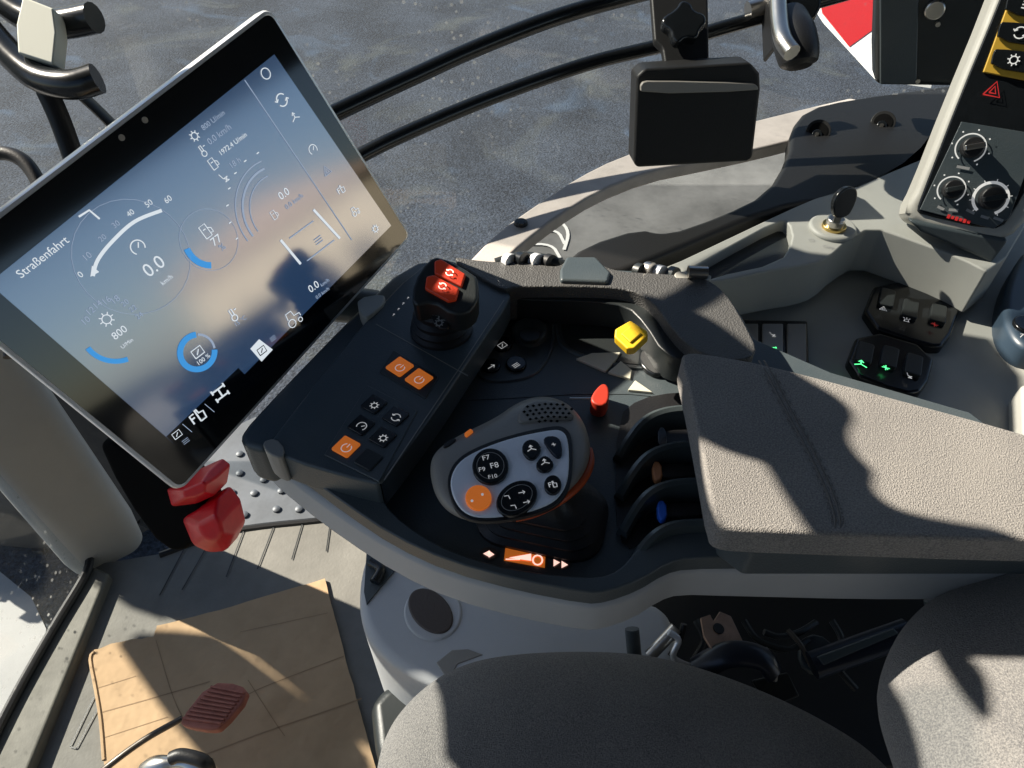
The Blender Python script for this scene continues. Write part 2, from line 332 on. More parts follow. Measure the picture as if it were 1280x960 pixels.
# tractor cab floor (rubber mat)
FZ = Z(0.0)
fl = slab('floor', [(118, 706), (215, 690), (292, 664), (400, 650), (520, 640), (1500, 700), (1700, 1300), (700, 1900), (-350, 1600), (-40, 975), (30, 855)], FZ, .05, M['mat'], k=0, smooth=False)
tag(fl, kind='structure')
mb = MB()
for p, q in (((268, 668), (228, 738)), ((305, 664), (283, 722)), ((342, 660), (322, 712)), ((378, 656), (365, 700)), ((413, 655), (408, 690)), ((232, 684), (200, 745)), ((126, 880), (96, 936)), ((96, 936), (88, 934)), ((88, 934), (118, 872))):
    a, b = FZ.hit(*p), FZ.hit(*q); mb.ribbon([a + V3((0, 0, .002)), b + V3((0, 0, .002))], .0022, V3((0, 0, 1)))
o = mb.build('floor_grooves', M['darker'], fl, smooth=False)
# ------------------------------------------------------------------ outside the cab
T = thing('fender', 'dusty grey mudguard seen through the window below the pale frame strip', 'fender', Z(.40).hit(800, 250))
slab('panel', [(560, 345), (640, 285), (730, 225), (850, 175), (1010, 140), (1200, 100), (1230, 240), (1000, 300), (800, 360), (640, 400)], Z(.45), .03, M['fender'], T, bevel=.008)
mb = MB()
for a in ((600, 328), (622, 315), (640, 318)), ((655, 305), (690, 305), (700, 322)), ((672, 290), (697, 287), (706, 305)), ((700, 275), (712, 290), (705, 312)):
    mb.ribbon([Z(.452).hit(*p) for p in chaikin(list(a), 2, False)], .005, V3((0, 0, 1)))
mb.build('scratch', M['whitep'], T, smooth=False)
# warning plate
pl = P3((1040, 0, 2.9), (1100, 0, 2.9), (1060, 80, 2.0))
T = thing('warning_plate', 'red and white striped warning plate outside the window', 'sign', pl.hit(1080, 40))
slab('plate', [(1010, -5), (1100, -40), (1165, -20), (1165, 105), (1096, 95), (1030, 25)], pl, .01, M['whitep'], T, k=0, smooth=False)
slab('red_stripe', [(1028, 16), (1020, -25), (1098, -40), (1098, 32), (1062, 58)], pl.up(.003), .002, M['redp'], T, k=0, smooth=False)
# front wheel beyond the windscreen
c = V3((-1.95, 1.78, -.95)); T = thing('front_wheel', 'dark lugged tractor tyre seen through the glass beside the pillar', 'wheel', V3((c.x, c.y, G)))
prof = [(.28, -.18), (.52, -.21), (.62, -.18), (.64, 0), (.62, .18), (.52, .21), (.28, .18)]
rings = [[c + V3((r * math.cos(a), y, r * math.sin(a))) for a in [2 * math.pi * i / 48 for i in range(48)]] for r, y in prof]
loft('tyre', rings, M['tyre'], T)
mb = MB()
for i in range(22):
    for s in (-1, 1):
        a = 2 * math.pi * (i + (.5 if s > 0 else 0)) / 22; er = V3((math.cos(a), 0, math.sin(a))); et = V3((-math.sin(a), 0, math.cos(a)))
        mb.box(c + er * .645 + V3((0, s * .09, 0)), er * .02, (V3((0, .1, 0)) + et * .05 * s), et * .022)
mb.build('lug', M['tyre'], T, smooth=False)
loft('rim', [[c + V3((r * math.cos(2 * math.pi * i / 32), y, r * math.sin(2 * math.pi * i / 32))) for i in range(32)] for r, y in ((.29, -.15), (.27, -.08), (.1, -.02), (.1, .02))], M['redp'], T)
# step plate with studs
pl = Z(-.12)
T = thing('step_plate', 'studded metal step plate outside, between the monitor corner and the armrest', 'plate', pl.hit(330, 620))
slab('plate', [(235, 560), (320, 520), (470, 640), (430, 690), (290, 690), (215, 650)], pl, .02, M['stud'], T, k=0, bevel=.003)
for (u, v) in ((272, 592), (300, 592), (290, 616), (318, 617), (346, 637), (374, 637), (306, 644), (336, 660), (330, 600), (352, 614), (385, 655), (262, 626), (300, 568), (326, 575)):
    cc = pl.hit(u, v); rg = [[cc + V3((r * math.cos(2 * math.pi * i / 12), r * math.sin(2 * math.pi * i / 12), h)) for i in range(12)] for r, h in ((.008, -.001), (.0075, .004), (.004, .006))]
    loft('stud', rg, M['stud'], T)
# ------------------------------------------------------------------ cab structure
T = thing('window_pane', 'dusty side window glass behind the accessory rails', 'window', V3((0, 1.05, .5)))
P = [(-.95, 1.05, .12), (.95, 1.05, .12), (.95, 1.12, 1.6), (-.95, 1.12, 1.6)]
prism('glass', [V3(p) for p in P], V3((0, .004, 0)), M['glass'], T, smooth=False)
# window frame strip
fp = Z(.58)
T = thing('window_frame', 'pale curved window frame strip with one black bolt', 'frame', fp.hit(780, 220))
outer = [(560, 352), (590, 322), (620, 290), (670, 255), (720, 222), (770, 197), (830, 178), (905, 160), (1010, 134), (1080, 118)]
inner = [(1085, 150), (1010, 170), (950, 185), (880, 200), (810, 214), (745, 240), (700, 268), (655, 302), (625, 330), (600, 360)]
slab('strip', outer + inner, fp, .02, M['frame'], T, k=1, bevel=.004)
disc('bolt', 651, 280, fp, .0085, .004, M['rubber'], T, bevel=.002); disc('bolt_head', 651, 280, fp.up(.004), .005, .003, M['gloss'], T, n=6)
# dark corner trim
tp = Z(.60)
T = thing('corner_trim', 'matt black corner trim panel with two recessed screws', 'trim panel', tp.hit(1070, 180))
slab('panel', [(985, 195), (988, 160), (1008, 135), (1060, 123), (1185, 106), (1260, 95), (1280, 180), (1190, 190), (1135, 212), (1060, 245), (960, 262), (830, 318), (760, 345), (700, 330), (730, 305), (800, 283), (830, 292), (900, 268), (958, 240)], tp, .03, M['trimblack'], T, k=1, bevel=.008)
for (u, v) in ((1023, 164), (1104, 153)):
    c = tp.hit(u, v); q = PL(c + V3((0, 0, .005)), (CAM - c).normalized() + V3((0, 0, .6)))
    s = disc('screw_well', u, v, q, .0165, .002, M['trimblack'], T, bevel=.001, sink=.012)
    disc('screw_rim', u, v, q.up(.002), .0125, .001, M['matt'], s, bevel=.0004); disc('screw', u - 2, v + 4, q.up(.003), .0065, .003, M['gloss'], s, bevel=.0015); disc('screw_pin', u - 2, v + 4, q.up(.006), .003, .0015, M['chrome'], s, n=6)
# rear right post (dark)
pp = P3((1100, 100, .98), (1180, 100, .96), (1110, 0, .92))
T = thing('door_post', 'black cab post with chrome screw above the corner trim', 'post', pp.hit(1150, 110))
slab('strip', [(1094, 108), (1093, 60), (1098, -60), (1330, -60), (1260, 60), (1225, 110)], pp, .05, M['darker'], T, k=0, bevel=.01)
slab('flange', [(1100, 106), (1100, -60), (1150, -60), (1146, 106)], pp.up(.004), .006, M['dark'], T, k=0, bevel=.002)
disc('screw', 1168, 12, pp.up(.002), .012, .006, M['chrome'], T, bevel=.003); disc('cap', 1172, 30, pp.up(.002), .003, .003, M['chrome'], T); disc('cap', 1147, 101, pp.up(.002), .003, .003, M['chrome'], T)
# front pillar
pc = Z(0).hit(128, 676); T = thing('front_pillar', 'smooth grey cab pillar rising from the floor by the windscreen', 'pillar', pc)
ex = V3((.80, .60, 0)).normalized(); ey = V3((-ex.y, ex.x, 0))
def rrect(c, ex, ey, a, b, r, n=6):
    o = []
    for cx, cy, s in ((a - r, b - r, 0), (-a + r, b - r, 90), (-a + r, -b + r, 180), (a - r, -b + r, 270)):
        for i in range(n + 1):
            t = math.radians(s + 90 * i / n); o.append(c + ex * (cx + r * math.cos(t)) + ey * (cy + r * math.sin(t)))
    return o
def lean(z): t = max(0, z - .58) / .5; return V3((-.25 * t, .14 * t, z))
loft('post', [rrect(pc + lean(z), ex, ey, a, b, .03) for z, a, b in ((-.01, .058, .046), (.02, .061, .048), (.2, .061, .048), (.55, .060, .048), (.6, .060, .048), (.7, .064, .052), (1.1, .08, .065), (1.62, .08, .065))], M['pillar'], T)
disc('slot', 10, 444, P3((0, 440, .62), (20, 450, .64), (10, 470, .66)), .004, .002, M['rubber'], T)
# sill / seal along the floor edge
T = thing('door_sill', 'ribbed grey sill with black seal along the floor edge by the glass', 'sill', Z(.0).hit(60, 840))
slab('sill', [(108, 704), (136, 716), (30, 975), (-60, 1080), (-140, 1080), (-10, 905)], Z(.02), .07, M['sill'], T, k=0, bevel=.006)
tube('seal', [Z(.025).hit(*p) for p in ((112, 690), (108, 716), (70, 780), (20, 868), (-40, 985), (-90, 1060))], .007, M['rubber'], T, n=8)
P = [Z(.03).hit(108, 712), Z(.03).hit(-100, 1075)]
T = thing('windscreen_pane', 'clear lower windscreen glass beyond the black seal at the left edge', 'window', P[0])
prism('glass', [P[0], P[1], P[1] + V3((-.08, .02, 1.5)), P[0] + V3((-.08, .02, 1.5))], V3((-.004, 0, 0)), M['glass'], T, smooth=False)
tube('seal', [Z(.0).hit(*p) for p in ((200, 694), (290, 664), (395, 651), (440, 646))], .006, M['rubber'], fl, n=8)
# roof and posts: the cab over the seat
T = thing('cab_roof', 'cab roof over the seat, above the picture', 'roof', V3((0, .1, 1.62)))
prism('panel', chaikin3 if False else [V3(p) for p in ((-.72, -1.0, 1.62), (1.05, -1.0, 1.62), (1.05, 1.16, 1.62), (-.72, 1.16, 1.62))], V3((0, 0, .1)), M['roof'], T, bevel=.03)
# things beyond the picture, added to shade the cab or show in the monitor
T = thing('armrest_blocker', 'dark plate on a rod, added out of view to shade the armrest', 'shade plate', Z(.70).hit(1000, 560) + sd * .85)  # unseen plate, outlined to cast the shade band on the armrest
band = [(800, 330), (860, 358), (950, 436), (1002, 470), (1052, 498), (1072, 520), (1058, 545), (1074, 572), (1096, 590), (1090, 615), (1130, 643), (1300, 668), (1300, 760), (1040, 690), (1022, 640), (1000, 600), (960, 580), (930, 572), (888, 557), (850, 530), (838, 500), (830, 462), (800, 430), (770, 395), (745, 350), (735, 312)]
prism('head', [Z(.70).hit(*p) + sd * .85 for p in chaikin(band, 2)], sd * .03, M['gloss'], T, smooth=False)
q = Z(.70).hit(800, 330) + sd * .86; tube('arm', [q, q + V3((0, .15, .15)), q + V3((.1, .35, .6))], .012, M['gloss'], T)
T = thing('sun_blocker', 'dark unseen blind panels in the front corner of the cab', 'blocker', Z(.66).hit(700, 600) + sd * .9)  # unseen panels, cut along the sun direction to cast the cab's shadows
def blocker(pl, px, d): prism('panel', [pl.hit(*p) + sd * d for p in chaikin(px, 1)], sd * .01, M['gloss'], T, smooth=False)
blocker(Z(.66), [(480, 560), (520, 480), (620, 460), (700, 470), (720, 478), (775, 498), (830, 500), (872, 530), (884, 600), (900, 700), (760, 800), (560, 740), (440, 690), (360, 620), (340, 560)], .9)
blocker(JP, [(515, 480), (560, 470), (760, 480), (765, 640), (640, 690), (520, 670)], .93)
blocker(Z(.44), [(430, 650), (800, 740), (960, 800), (1180, 960), (900, 1100), (700, 1050), (604, 990), (600, 950), (586, 900), (560, 868), (554, 832), (500, 850), (425, 800)], .98)
blocker(Z(.0), [(140, 790), (262, 795), (290, 805), (390, 880), (472, 938), (480, 1030), (330, 1030), (225, 912), (196, 872)], 1.6)
blocker(Z(.0), [(100, 720), (450, 840), (500, 960), (466, 940), (385, 875), (290, 800), (250, 772), (185, 775)], 1.62)
blocker(Z(.53), [(915, 455), (960, 405), (1045, 375), (1072, 398), (1130, 405), (1275, 430), (1290, 600), (1100, 560), (1000, 520), (925, 480)], 1.05)
T = thing('reflected_post', 'black rounded post added out of view for its reflection in the screen', 'reflection stand-in', V3((.78, .34, .3)))  # unseen post added only for its dark reflection in the monitor
loft('pad', [[V3((.78 + r * math.cos(2 * math.pi * i / 20), .34 + r * 1.1 * math.sin(2 * math.pi * i / 20), z)) for i in range(20)] for r, z in ((.05, .3), (.05, .6), (.045, .68), (.03, .715), (.005, .73))], M['rubber'], T)
T = thing('farm_building', 'low tan building far behind the tractor with a shallow roof', 'building', V3((16, -3, G)))
prism('wall', [V3(p) for p in ((14, -4.2, G), (20, -4.2, G), (20, .4, G), (14, .4, G))], V3((0, 0, 3.3)), M['tanwall'], T, smooth=False)
prism('roof', [V3(p) for p in ((13.8, -4.4, 1.7), (13.8, -4.4, 1.8), (13.8, -1.9, 2.3), (13.8, .6, 1.8), (13.8, .6, 1.7))], V3((6.4, 0, 0)), M['redroof'], T, smooth=False)
for y in (-3.4, -2.2, -1.0): prism('window', [V3(p) for p in ((13.97, y, -.4), (13.97, y + .6, -.4), (13.97, y + .6, .7), (13.97, y, .7))], V3((.1, 0, 0)), M['gloss'], T, smooth=False)
T = thing('sky_blocker', 'dark side and rear panels added out of view to hold off sky light', 'shade panel', V3((.3, -1.0, 0)))  # unseen panels added to deepen the shade inside the cab
prism('side_blocker', [V3(p) for p in ((-.6, -1.0, -.3), (1.1, -1.0, -.3), (1.1, -1.0, 1.6), (-.6, -1.0, 1.6))], V3((0, -.05, 0)), M['roof'], T, smooth=False)
prism('rear_blocker', [V3(p) for p in ((1.08, -1.0, 1.12), (1.08, 1.1, 1.12), (1.08, 1.1, 1.6), (1.08, -1.0, 1.6))], V3((.05, 0, 0)), M['roof'], T, smooth=False)
# ------------------------------------------------------------------ SIDE CONSOLE (right hand, fixed to the cab)
lo_ = Z(.53); hi = Z(.60)
T = thing('side_console', 'warm grey moulded side console behind the armrest with switch panels', 'console', lo_.hit(1080, 420))
slab('lower_panel', [(800, 380), (880, 340), (980, 300), (1100, 250), (1215, 200), (1420, 160), (1600, 500), (1500, 620), (1000, 560), (880, 520)], lo_, .12, M['side'], T, k=1, bevel=.02)
# raised ledge with storage bin: outline keeps the bin open (a notch ring)
slab('ledge', [(800, 343), (835, 333), (905, 300), (985, 262), (1030, 243), (1090, 225), (1140, 195), (1175, 150), (1260, 130), (1300, 250), (1245, 345), (1200, 322), (1140, 300), (1090, 283), (1060, 300), (1035, 322), (1012, 330), (960, 338), (892, 353), (885, 347), (975, 328), (992, 300), (986, 276), (972, 276), (905, 312), (848, 345), (820, 360)], hi, .06, M['side'], T, k=1, bevel=.006, seg=4)
slab('bin_shade', [(845, 347), (985, 271), (995, 285), (985, 334), (885, 354)], Z(.585), .004, M['darker'], T, k=0)  # dark sheet stands in for shade, covering the bin's lit walls
# ignition boss
bs = disc('lock_boss', 1040, 287, hi, .027, .006, M['side'], T, bevel=.004, seg=4)
disc('lock_washer', 1042, 284, hi.up(.006), .0135, .004, M['brass'], bs, bevel=.001)
disc('lock_barrel', 1043, 281, hi.up(.010), .010, .009, M['chrome'], bs, bevel=.002)
mb = MB(); icon(mb, 'power', hi.up(.0005), 1014, 300, .003); icon(mb, 'dial', hi.up(.0005), 1062, 300, .003); lettering(mb, 'OFF', hi, (1028, 309), (1042, 313)); mb.build('boss_print', M['printdim'], bs, smooth=False)
# key
kb = hi.up(.019); kc = kb.hit(1045, 278)
T2 = thing('ignition_key', 'black ignition key standing in the brass ringed lock', 'key', kc)
prism('blade', [kc + V3(p) for p in ((-.004, -.001, 0), (.004, -.001, 0), (.004, .001, 0), (-.004, .001, 0))], V3((0, 0, .012)), M['chrome'], T2, smooth=False)
kx = V3((.95, .3, 0)).normalized(); kz = V3((-.05, .25, .96)).normalized(); kn = kx.cross(kz)
hc = kc + V3((0, 0, .025)); hd = [(-.009, -.016), (.008, -.016), (.013, -.006), (.0155, .006), (.012, .015), (.004, .019), (-.006, .018), (-.0145, .010), (-.015, -.002)]
prism('bow', [hc + kx * a + kz * b - kn * .0035 for a, b in chaikin(hd, 2)], kn * .007, M['gloss'], T2, bevel=.002)
# two dark switch panels
def swpanel(px, lab, icons, pl):
    p = slab('switch_panel', px, pl, .02, M['gloss'], T, k=1, bevel=.004)
    return p
spl = Z(.542)
for px, cells in ((((1098, 343), (1205, 372), (1185, 432), (1160, 432), (1075, 402)), (('warn', 1104, 386, 'print'), ('beacon', 1133, 400, 'print'), ('spark', 1168, 406, 'redprint'))),
                  (((1075, 408), (1172, 436), (1158, 488), (1130, 492), (1055, 462)), (('lift', 1076, 455, 'green'), ('spark', 1107, 460, 'green'), ('seat', 1137, 470, 'print')))):
    p = slab('switch_panel', list(px), spl, .02, M['gloss'], T, k=1, bevel=.004)
    cols = []
    (a, b, c_, d_, e_) = px
    for i, (ic, u, v, mm) in enumerate(cells):
        bx = .012 ; _, _, ex, ey = spl.basis((1100, 400), (1140, 411))
        cc = spl.up(.001).hit(u + 4, v - 12)
        bt = prism('rocker', rrect(cc + V3((0, 0, .004)), ex, ey, .0082, .0165, .003, 3), V3((0, 0, -.006)), M['darker'], p, bevel=.0012, seg=2)
        mb = MB(); icon(mb, ic, spl.up(.0058), u, v, .0040 if mm != 'green' or ic == 'spark' else .0062, (30, 8), wd=.22)
        q = mb.build('symbol', M[mm], None, smooth=False); q.location -= wloc(p); q.parent = p
# switch strip with lit rocker
p = slab('switch_strip', [(905, 398), (1010, 400), (1012, 455), (905, 455)], Z(.54), .015, M['gloss'], T, k=0, bevel=.003)
for (x0, x1, mm) in ((922, 948, 'side'), (953, 979, 'print'), (984, 1008, 'side')):
    slab('rocker', [(x0, 404), (x1, 404), (x1, 452), (x0, 452)], Z(.5445), .004, M['griptop' if mm == 'side' else 'printdim'], p, k=0, bevel=.0015)
mb = MB(); icon(mb, 'diff', Z(.5452), 966, 437, .0045); q = mb.build('symbol', M['green'], p, smooth=False)
mb = MB(); icon(mb, 'seat', Z(.5452), 966, 418, .004); q = mb.build('symbol', M['print'], p, smooth=False)
# blue lit pod at the right edge
bp_ = Z(.56)
T = thing('corner_pod', 'dark blue reflecting pod with small dials at the right edge', 'control pod', bp_.hit(1280, 380))
slab('housing', [(1253, 390), (1262, 340), (1290, 300), (1400, 280), (1420, 440), (1300, 440), (1268, 425)], bp_, .04, M['bluep'], T, k=2, bevel=.008)
disc('dial', 1284, 408, bp_, .015, .004, M['gloss'], T, bevel=.002)
mb = MB(); icon(mb, 'arrow', bp_.up(.0045), 1277, 420, .004, (3, -3)); mb.build('symbol', M['print'], T, smooth=False)
T = thing('rear_ledge', 'pale upright trim block at the right edge above the armrest', 'trim panel', Z(.56).hit(1280, 500))
slab('block', [(1277, 480), (1340, 474), (1350, 560), (1280, 556)], Z(.56), .03, M['side'], T, k=0, bevel=.004)
# ------------------------------------------------------------------ AIR CONDITIONING PANEL
ap = P3((1150, 262, .80), (1262, 292, .78), (1262, 0, .74))
T = thing('climate_panel', 'tall pale housing with black dial panel and amber switch block', 'control panel', ap.hit(1200, 290))
slab('housing', [(1132, 262), (1148, 232), (1192, 120), (1242, 0), (1262, -60), (1420, -40), (1330, 200), (1290, 270), (1262, 300), (1225, 298), (1138, 280)], ap, .05, M['white'], T, k=1, bevel=.012, seg=4)
slab('face', [(1146, 262), (1152, 245), (1200, 120), (1250, 0), (1270, -55), (1400, -40), (1310, 190), (1262, 278), (1240, 288), (1150, 268)], ap.up(.003), .004, M['gloss'], T, k=1, bevel=.002)
slab('dial_field', [(1150, 262), (1202, 152), (1300, 168), (1262, 272), (1242, 286)], ap.up(.0045), .003, M['dark'], T, k=0, bevel=.0005)
slab('amber_field', [(1229, 90), (1262, 0), (1276, -40), (1340, -30), (1320, 102), (1290, 102)], ap.up(.006), .003, M['amber'], T, k=0, bevel=.001)
for (x, y, ic) in ((1272, 40, 'swap'), (1264, 74, 'gear'), (1282, 6, 'bars')):
    b = slab('switch', [(x - 22, y - 10), (x - 17, y - 14), (x + 40, y - 7), (x + 40, y + 20), (x - 26, y + 10)], ap.up(.011), .004, M['gloss'], T, k=1, bevel=.0015)
    mb = MB(); icon(mb, ic, ap.up(.0118), x + 3, y + 1, .006, (30, 6)); mb.build('symbol', M['print'], b, smooth=False)
mb = MB(); icon(mb, 'warn', ap.up(.0065), 1242, 112, .008, (30, 6)); mb.build('warning_symbol', M['redprint'], T, smooth=False)
mb = MB(); [mb.ribbon([ap.up(.0066).hit(1184 + i * 5, 270 + i * 1.4), ap.up(.0066).hit(1187.6 + i * 5, 271 + i * 1.4)], .0042 - .001 * (i % 2), ap.n) for i in range(6)]; mb.build('red_print', M['redprint'], T, smooth=False)
for (u, v, r, kind) in ((1213, 185, .0145, 'lit'), (1189, 237, .0135, 'dark'), (1238, 248, .0165, 'scale')):
    q = ap.up(.007); kn_ = disc('knob', u, v, q, r * .72, .012, M['rubber'], T, bevel=.002)
    mb = MB(); c = q.hit(u, v); _, _, ex, ey = q.basis((u, v), (u + 5, v + 1))
    mb.ribbon(circ(c + q.n * .0008, ex, ey, r, n=40, a0=-1.0, a1=4.2, end=True), .0030 if kind == 'scale' else .0014, q.n)
    if kind == 'scale':
        for i in range(9):
            a = -.9 + i * .62; mb.ribbon([c + q.n * .001 + (ex * math.cos(a) + ey * math.sin(a)) * r * t for t in (1.0, 1.22)], .0008, q.n)
    else:
        for i in range(7):
            a = -.9 + i * .8; mb.ribbon([c + q.n * .001 + (ex * math.cos(a) + ey * math.sin(a)) * r * t for t in (1.25, 1.35)], .0016, q.n)
    mb.build('dial_ring', M['print'], kn_, smooth=False)
    # pointer ridge across the knob
    mb = MB(); mb.box(c + q.n * .015, ex * r * .6 + ey * r * .25, (ey * .4 - ex * .2) * .006, q.n * .004); mb.build('grip_ridge', M['chrome' if kind == 'lit' else 'darker'], kn_, bevel=.001)
for p, q_ in (((1196, 208), (1212, 211)), ((1172, 258), (1180, 262)), ((1186, 262), (1198, 263)), ((1208, 262), (1218, 267)), ((1226, 270), (1236, 273)), ((1242, 272), (1254, 276))):
    mb = MB(); mb.ribbon([ap.up(.0064).hit(*p), ap.up(.0064).hit(*q_)], .0028, ap.n); mb.build('dial_print', M['printdim'], T, smooth=False)
T = thing('panel_bracket', 'dark underside bracket below the climate panel', 'bracket', hi.hit(1200, 300))
slab('bracket', [(1135, 275), (1262, 300), (1240, 330), (1215, 318), (1150, 290)], P3((1135, 275, .80), (1262, 300, .78), (1215, 322, .80)), .03, M['dark'], T, k=0, bevel=.004)
# ------------------------------------------------------------------ RAILS, CLAMPS, HOLDER
def rail(pts, r, lab, ds):
    T = thing('accessory_rail', lab, 'rail', D(*pts[len(pts) // 2]), 'curved accessory rails across the side window')
    tube('bar', [D(*p) for p in pts], r, M['gloss'], T, n=16); return T
rail([(330, 185, .82), (425, 138, .85), (520, 94, .88), (600, 58, .9), (700, 20, .92), (800, -8, .94), (900, -32, .96)], .0105, 'upper thick glossy black rail curving across the window', 0)
rail([(380, 240, .80), (455, 192, .82), (545, 150, .85), (640, 112, .88), (740, 78, .9), (830, 56, .9), (920, 30, .9), (1000, 8, .9), (1100, -20, .9)], .0088, 'lower thinner black rail that the ball clamp grips', 0)
hp = P3((795, 90, .80), (945, 80, .80), (792, 208, .86))
T = thing('device_holder', 'black rectangular device box hanging from the rails by its bracket', 'holder', hp.hit(870, 205))
slab('box', [(796, 95), (806, 86), (938, 78), (950, 92), (951, 112), (941, 198), (934, 202), (797, 210), (792, 204)], hp, .04, M['trimblack'], T, k=0, bevel=.006, seg=4)
slab('sunlit_lip', [(801, 104), (812, 101), (940, 104), (948, 108), (948, 114), (801, 118)], hp.up(.006), .012, M['griptop'], T, k=1, bevel=.004)  # lighter grey stands in for sunlight on the top of the box
bpn = P3((830, 0, .84), (885, 0, .84), (830, 85, .83))
slab('bracket_plate', [(812, -30), (885, -30), (887, 86), (832, 86), (828, 60), (818, 50)], bpn, .012, M['trimblack'], T, k=0, bevel=.003)
slab('star_knob', [(828, 20), (845, 10), (852, -2), (864, 2), (868, 12), (882, 16), (884, 28), (876, 36), (872, 48), (858, 46), (848, 54), (840, 46), (838, 36), (828, 30)], bpn.up(.02), .016, M['gloss'], T, k=2, bevel=.004)
T = thing('ball_clamp', 'worn ball clamp gripping the rails at the top edge', 'clamp', D(990, 50, .86))
tube('socket', [D(988, 20, .87), D(990, 35, .86), D(994, 50, .85), D(998, 72, .84), D(999, 84, .84)], lambda t: .018 + .007 * math.sin(t * 3.14) - .004 * (t > .9), M['rubber'], T, n=18)
tube('jaw', [D(972, -15, .86), D(974, 25, .835), D(979, 50, .815), D(990, 66, .805)], .010, M['chrome'], T, n=10, k=5)
slab('clamp_plate', [(965, -20), (975, -20), (972, 60), (968, 58)], P3((965, 0, .86), (975, 0, .86), (968, 60, .86)), .04, M['rubber'], T, k=0, bevel=.002)
slab('clamp_body', [(970, -20), (1030, -20), (1026, 18), (1005, 32), (976, 25)], P3((970, 0, .87), (1030, 0, .87), (976, 25, .87)), .03, M['gloss'], T, k=1, bevel=.005)
tube('collar', [D(935, 14, .895), D(965, 6, .895)], .0115, M['chrome'], T, n=14)
T = thing('mirror_bracket', 'black tubular bracket with pale label in the top left corner', 'bracket', D(70, 110, .75))
tube('arm', [D(-30, 20, .75), D(15, 70, .74), D(50, 98, .73), D(90, 106, .72), D(122, 98, .72)], .0145, M['gloss'], T, n=14)
tube('arm', [D(-20, -20, .77), D(30, 20, .76), D(70, 30, .75), D(118, 22, .74)], .015, M['gloss'], T, n=14)
tube('strut', [D(50, 95, .74), D(75, 150, .76), D(98, 215, .78)], .0105, M['rubber'], T, flat=.4, n=10)
tube('strut', [D(80, 100, .74), D(112, 128, .76), D(150, 165, .78)], .0105, M['rubber'], T, flat=.4, n=10)
slab('label_sticker', [(28, -5), (66, 10), (70, 40), (66, 80), (22, 66), (20, 30)], P3((20, 10, .715), (70, 10, .715), (60, 80, .715)), .02, M['sticker'], T, k=0, bevel=.002)
T = thing('cable_hose', 'dark hose curving behind the monitor near the left edge', 'hose', D(20, 200, .9))
tube('hose', [D(-60, 210, .9), D(-10, 192, .9), D(25, 198, .9), D(48, 228, .9), D(60, 270, .9)], .009, M['rubber'], T, n=10)
# ------------------------------------------------------------------ LOWER LEFT: red part, cardboard, pedal
rp = P3((205, 600, .88), (290, 640, .88), (250, 690, .92))
T = thing('plastic_reflector', 'bright red and black faceted plastic part under the monitor corner', 'reflector', rp.hit(240, 690))
slab('black_body', [(110, 535), (215, 590), (262, 640), (240, 688), (205, 694), (150, 620)], rp, .05, M['matt'], T, k=1, bevel=.01)
for px in ([(208, 612), (262, 588), (272, 596), (268, 620), (246, 630), (214, 634)], [(226, 648), (272, 622), (286, 640), (293, 668), (282, 690), (262, 692), (240, 682)]):
    n = len(px); cx = sum(p[0] for p in px) / n; cy = sum(p[1] for p in px) / n
    A = [rp.hit(*p) for p in px]; B = [rp.up(.022).hit(cx + (p[0] - cx) * .45, cy + (p[1] - cy) * .45) for p in px]
    loft('red_lens', [[a - rp.n * .03 for a in A], A, B], M['red'], T, bevel=.0075, seg=5, ang=12)
# cardboard
T = thing('cardboard_sheet', 'creased brown cardboard sheet lying on the cab floor', 'cardboard', Z(.006).hit(290, 850))
cb = [(112, 822), (118, 812), (150, 802), (191, 796), (196, 782), (290, 758), (406, 723), (420, 780), (445, 870), (472, 965), (520, 1100), (150, 1150), (130, 960), (122, 880)]
rng = random.Random(2)
N = []
for i in range(len(cb)):
    a, b = cb[i], cb[(i + 1) % len(cb)]
    for j in range(6):
        t = j / 6; N.append((a[0] + (b[0] - a[0]) * t + rng.uniform(-.8, .8), a[1] + (b[1] - a[1]) * t + rng.uniform(-.8, .8)))
cp = Z(.007)
slab('sheet', N, cp, .0055, M['card'], T, k=0, smooth=False)
mb = MB()
for L, wd in ((((128, 890), (200, 870), (262, 852)), .0016), (((130, 922), (210, 896)), .001), (((252, 945), (330, 915), (405, 890), (452, 873)), .0022), (((195, 800), (215, 870), (232, 905)), .001), (((122, 860), (170, 845)), .001), (((310, 868), (330, 858), (430, 820)), .0012), (((310, 850), (345, 905), (356, 920)), .001), (((410, 766), (300, 790)), .0008)):
    mb.ribbon([cp.up(.0004).hit(*p) for p in chaikin(list(L), 2, False)], wd, V3((0, 0, 1)))
mb.build('crease', M['cardedge'], T, smooth=False)
tube('fold', [cp.hit(*p) for p in ((118, 815), (113, 824), (120, 862), (126, 900), (130, 950))], .0028, M['card'], T, n=6, k=3)
# pedal
pz = P3((225, 905, .92), (300, 905, .90), (265, 850, .96))
T = thing('pedal', 'reddish brown ribbed rubber pedal on a thin rod', 'pedal', pz.hit(265, 900))
ppx = [(222, 902), (262, 852), (300, 854), (311, 868), (276, 910), (262, 913), (232, 908)]
slab('pad', ppx, pz, .012, M['pedal'], T, k=1, bevel=.003)
mb = MB()
for i in range(9):
    t = (i + .6) / 9.3; a = (225 + (266 - 225) * t, 901 - (901 - 855) * t); b = (277 + (309 - 277) * t, 908 - (908 - 864) * t)
    A, B = pz.hit(*a), pz.hit(*b); d = (B - A); e = pz.n.cross(d.normalized()); mb.box((A + B) / 2 + pz.n * .001, d * .47, e * .0013, pz.n * .0018)
mb.build('rib', M['pedal'], T, bevel=.0006, seg=2)
tube('rod', [pz.up(-.01).hit(228, 898), D(180, 925, .92), D(130, 962, .9), D(80, 1005, .9)], .0042, M['steel'], T, n=10)
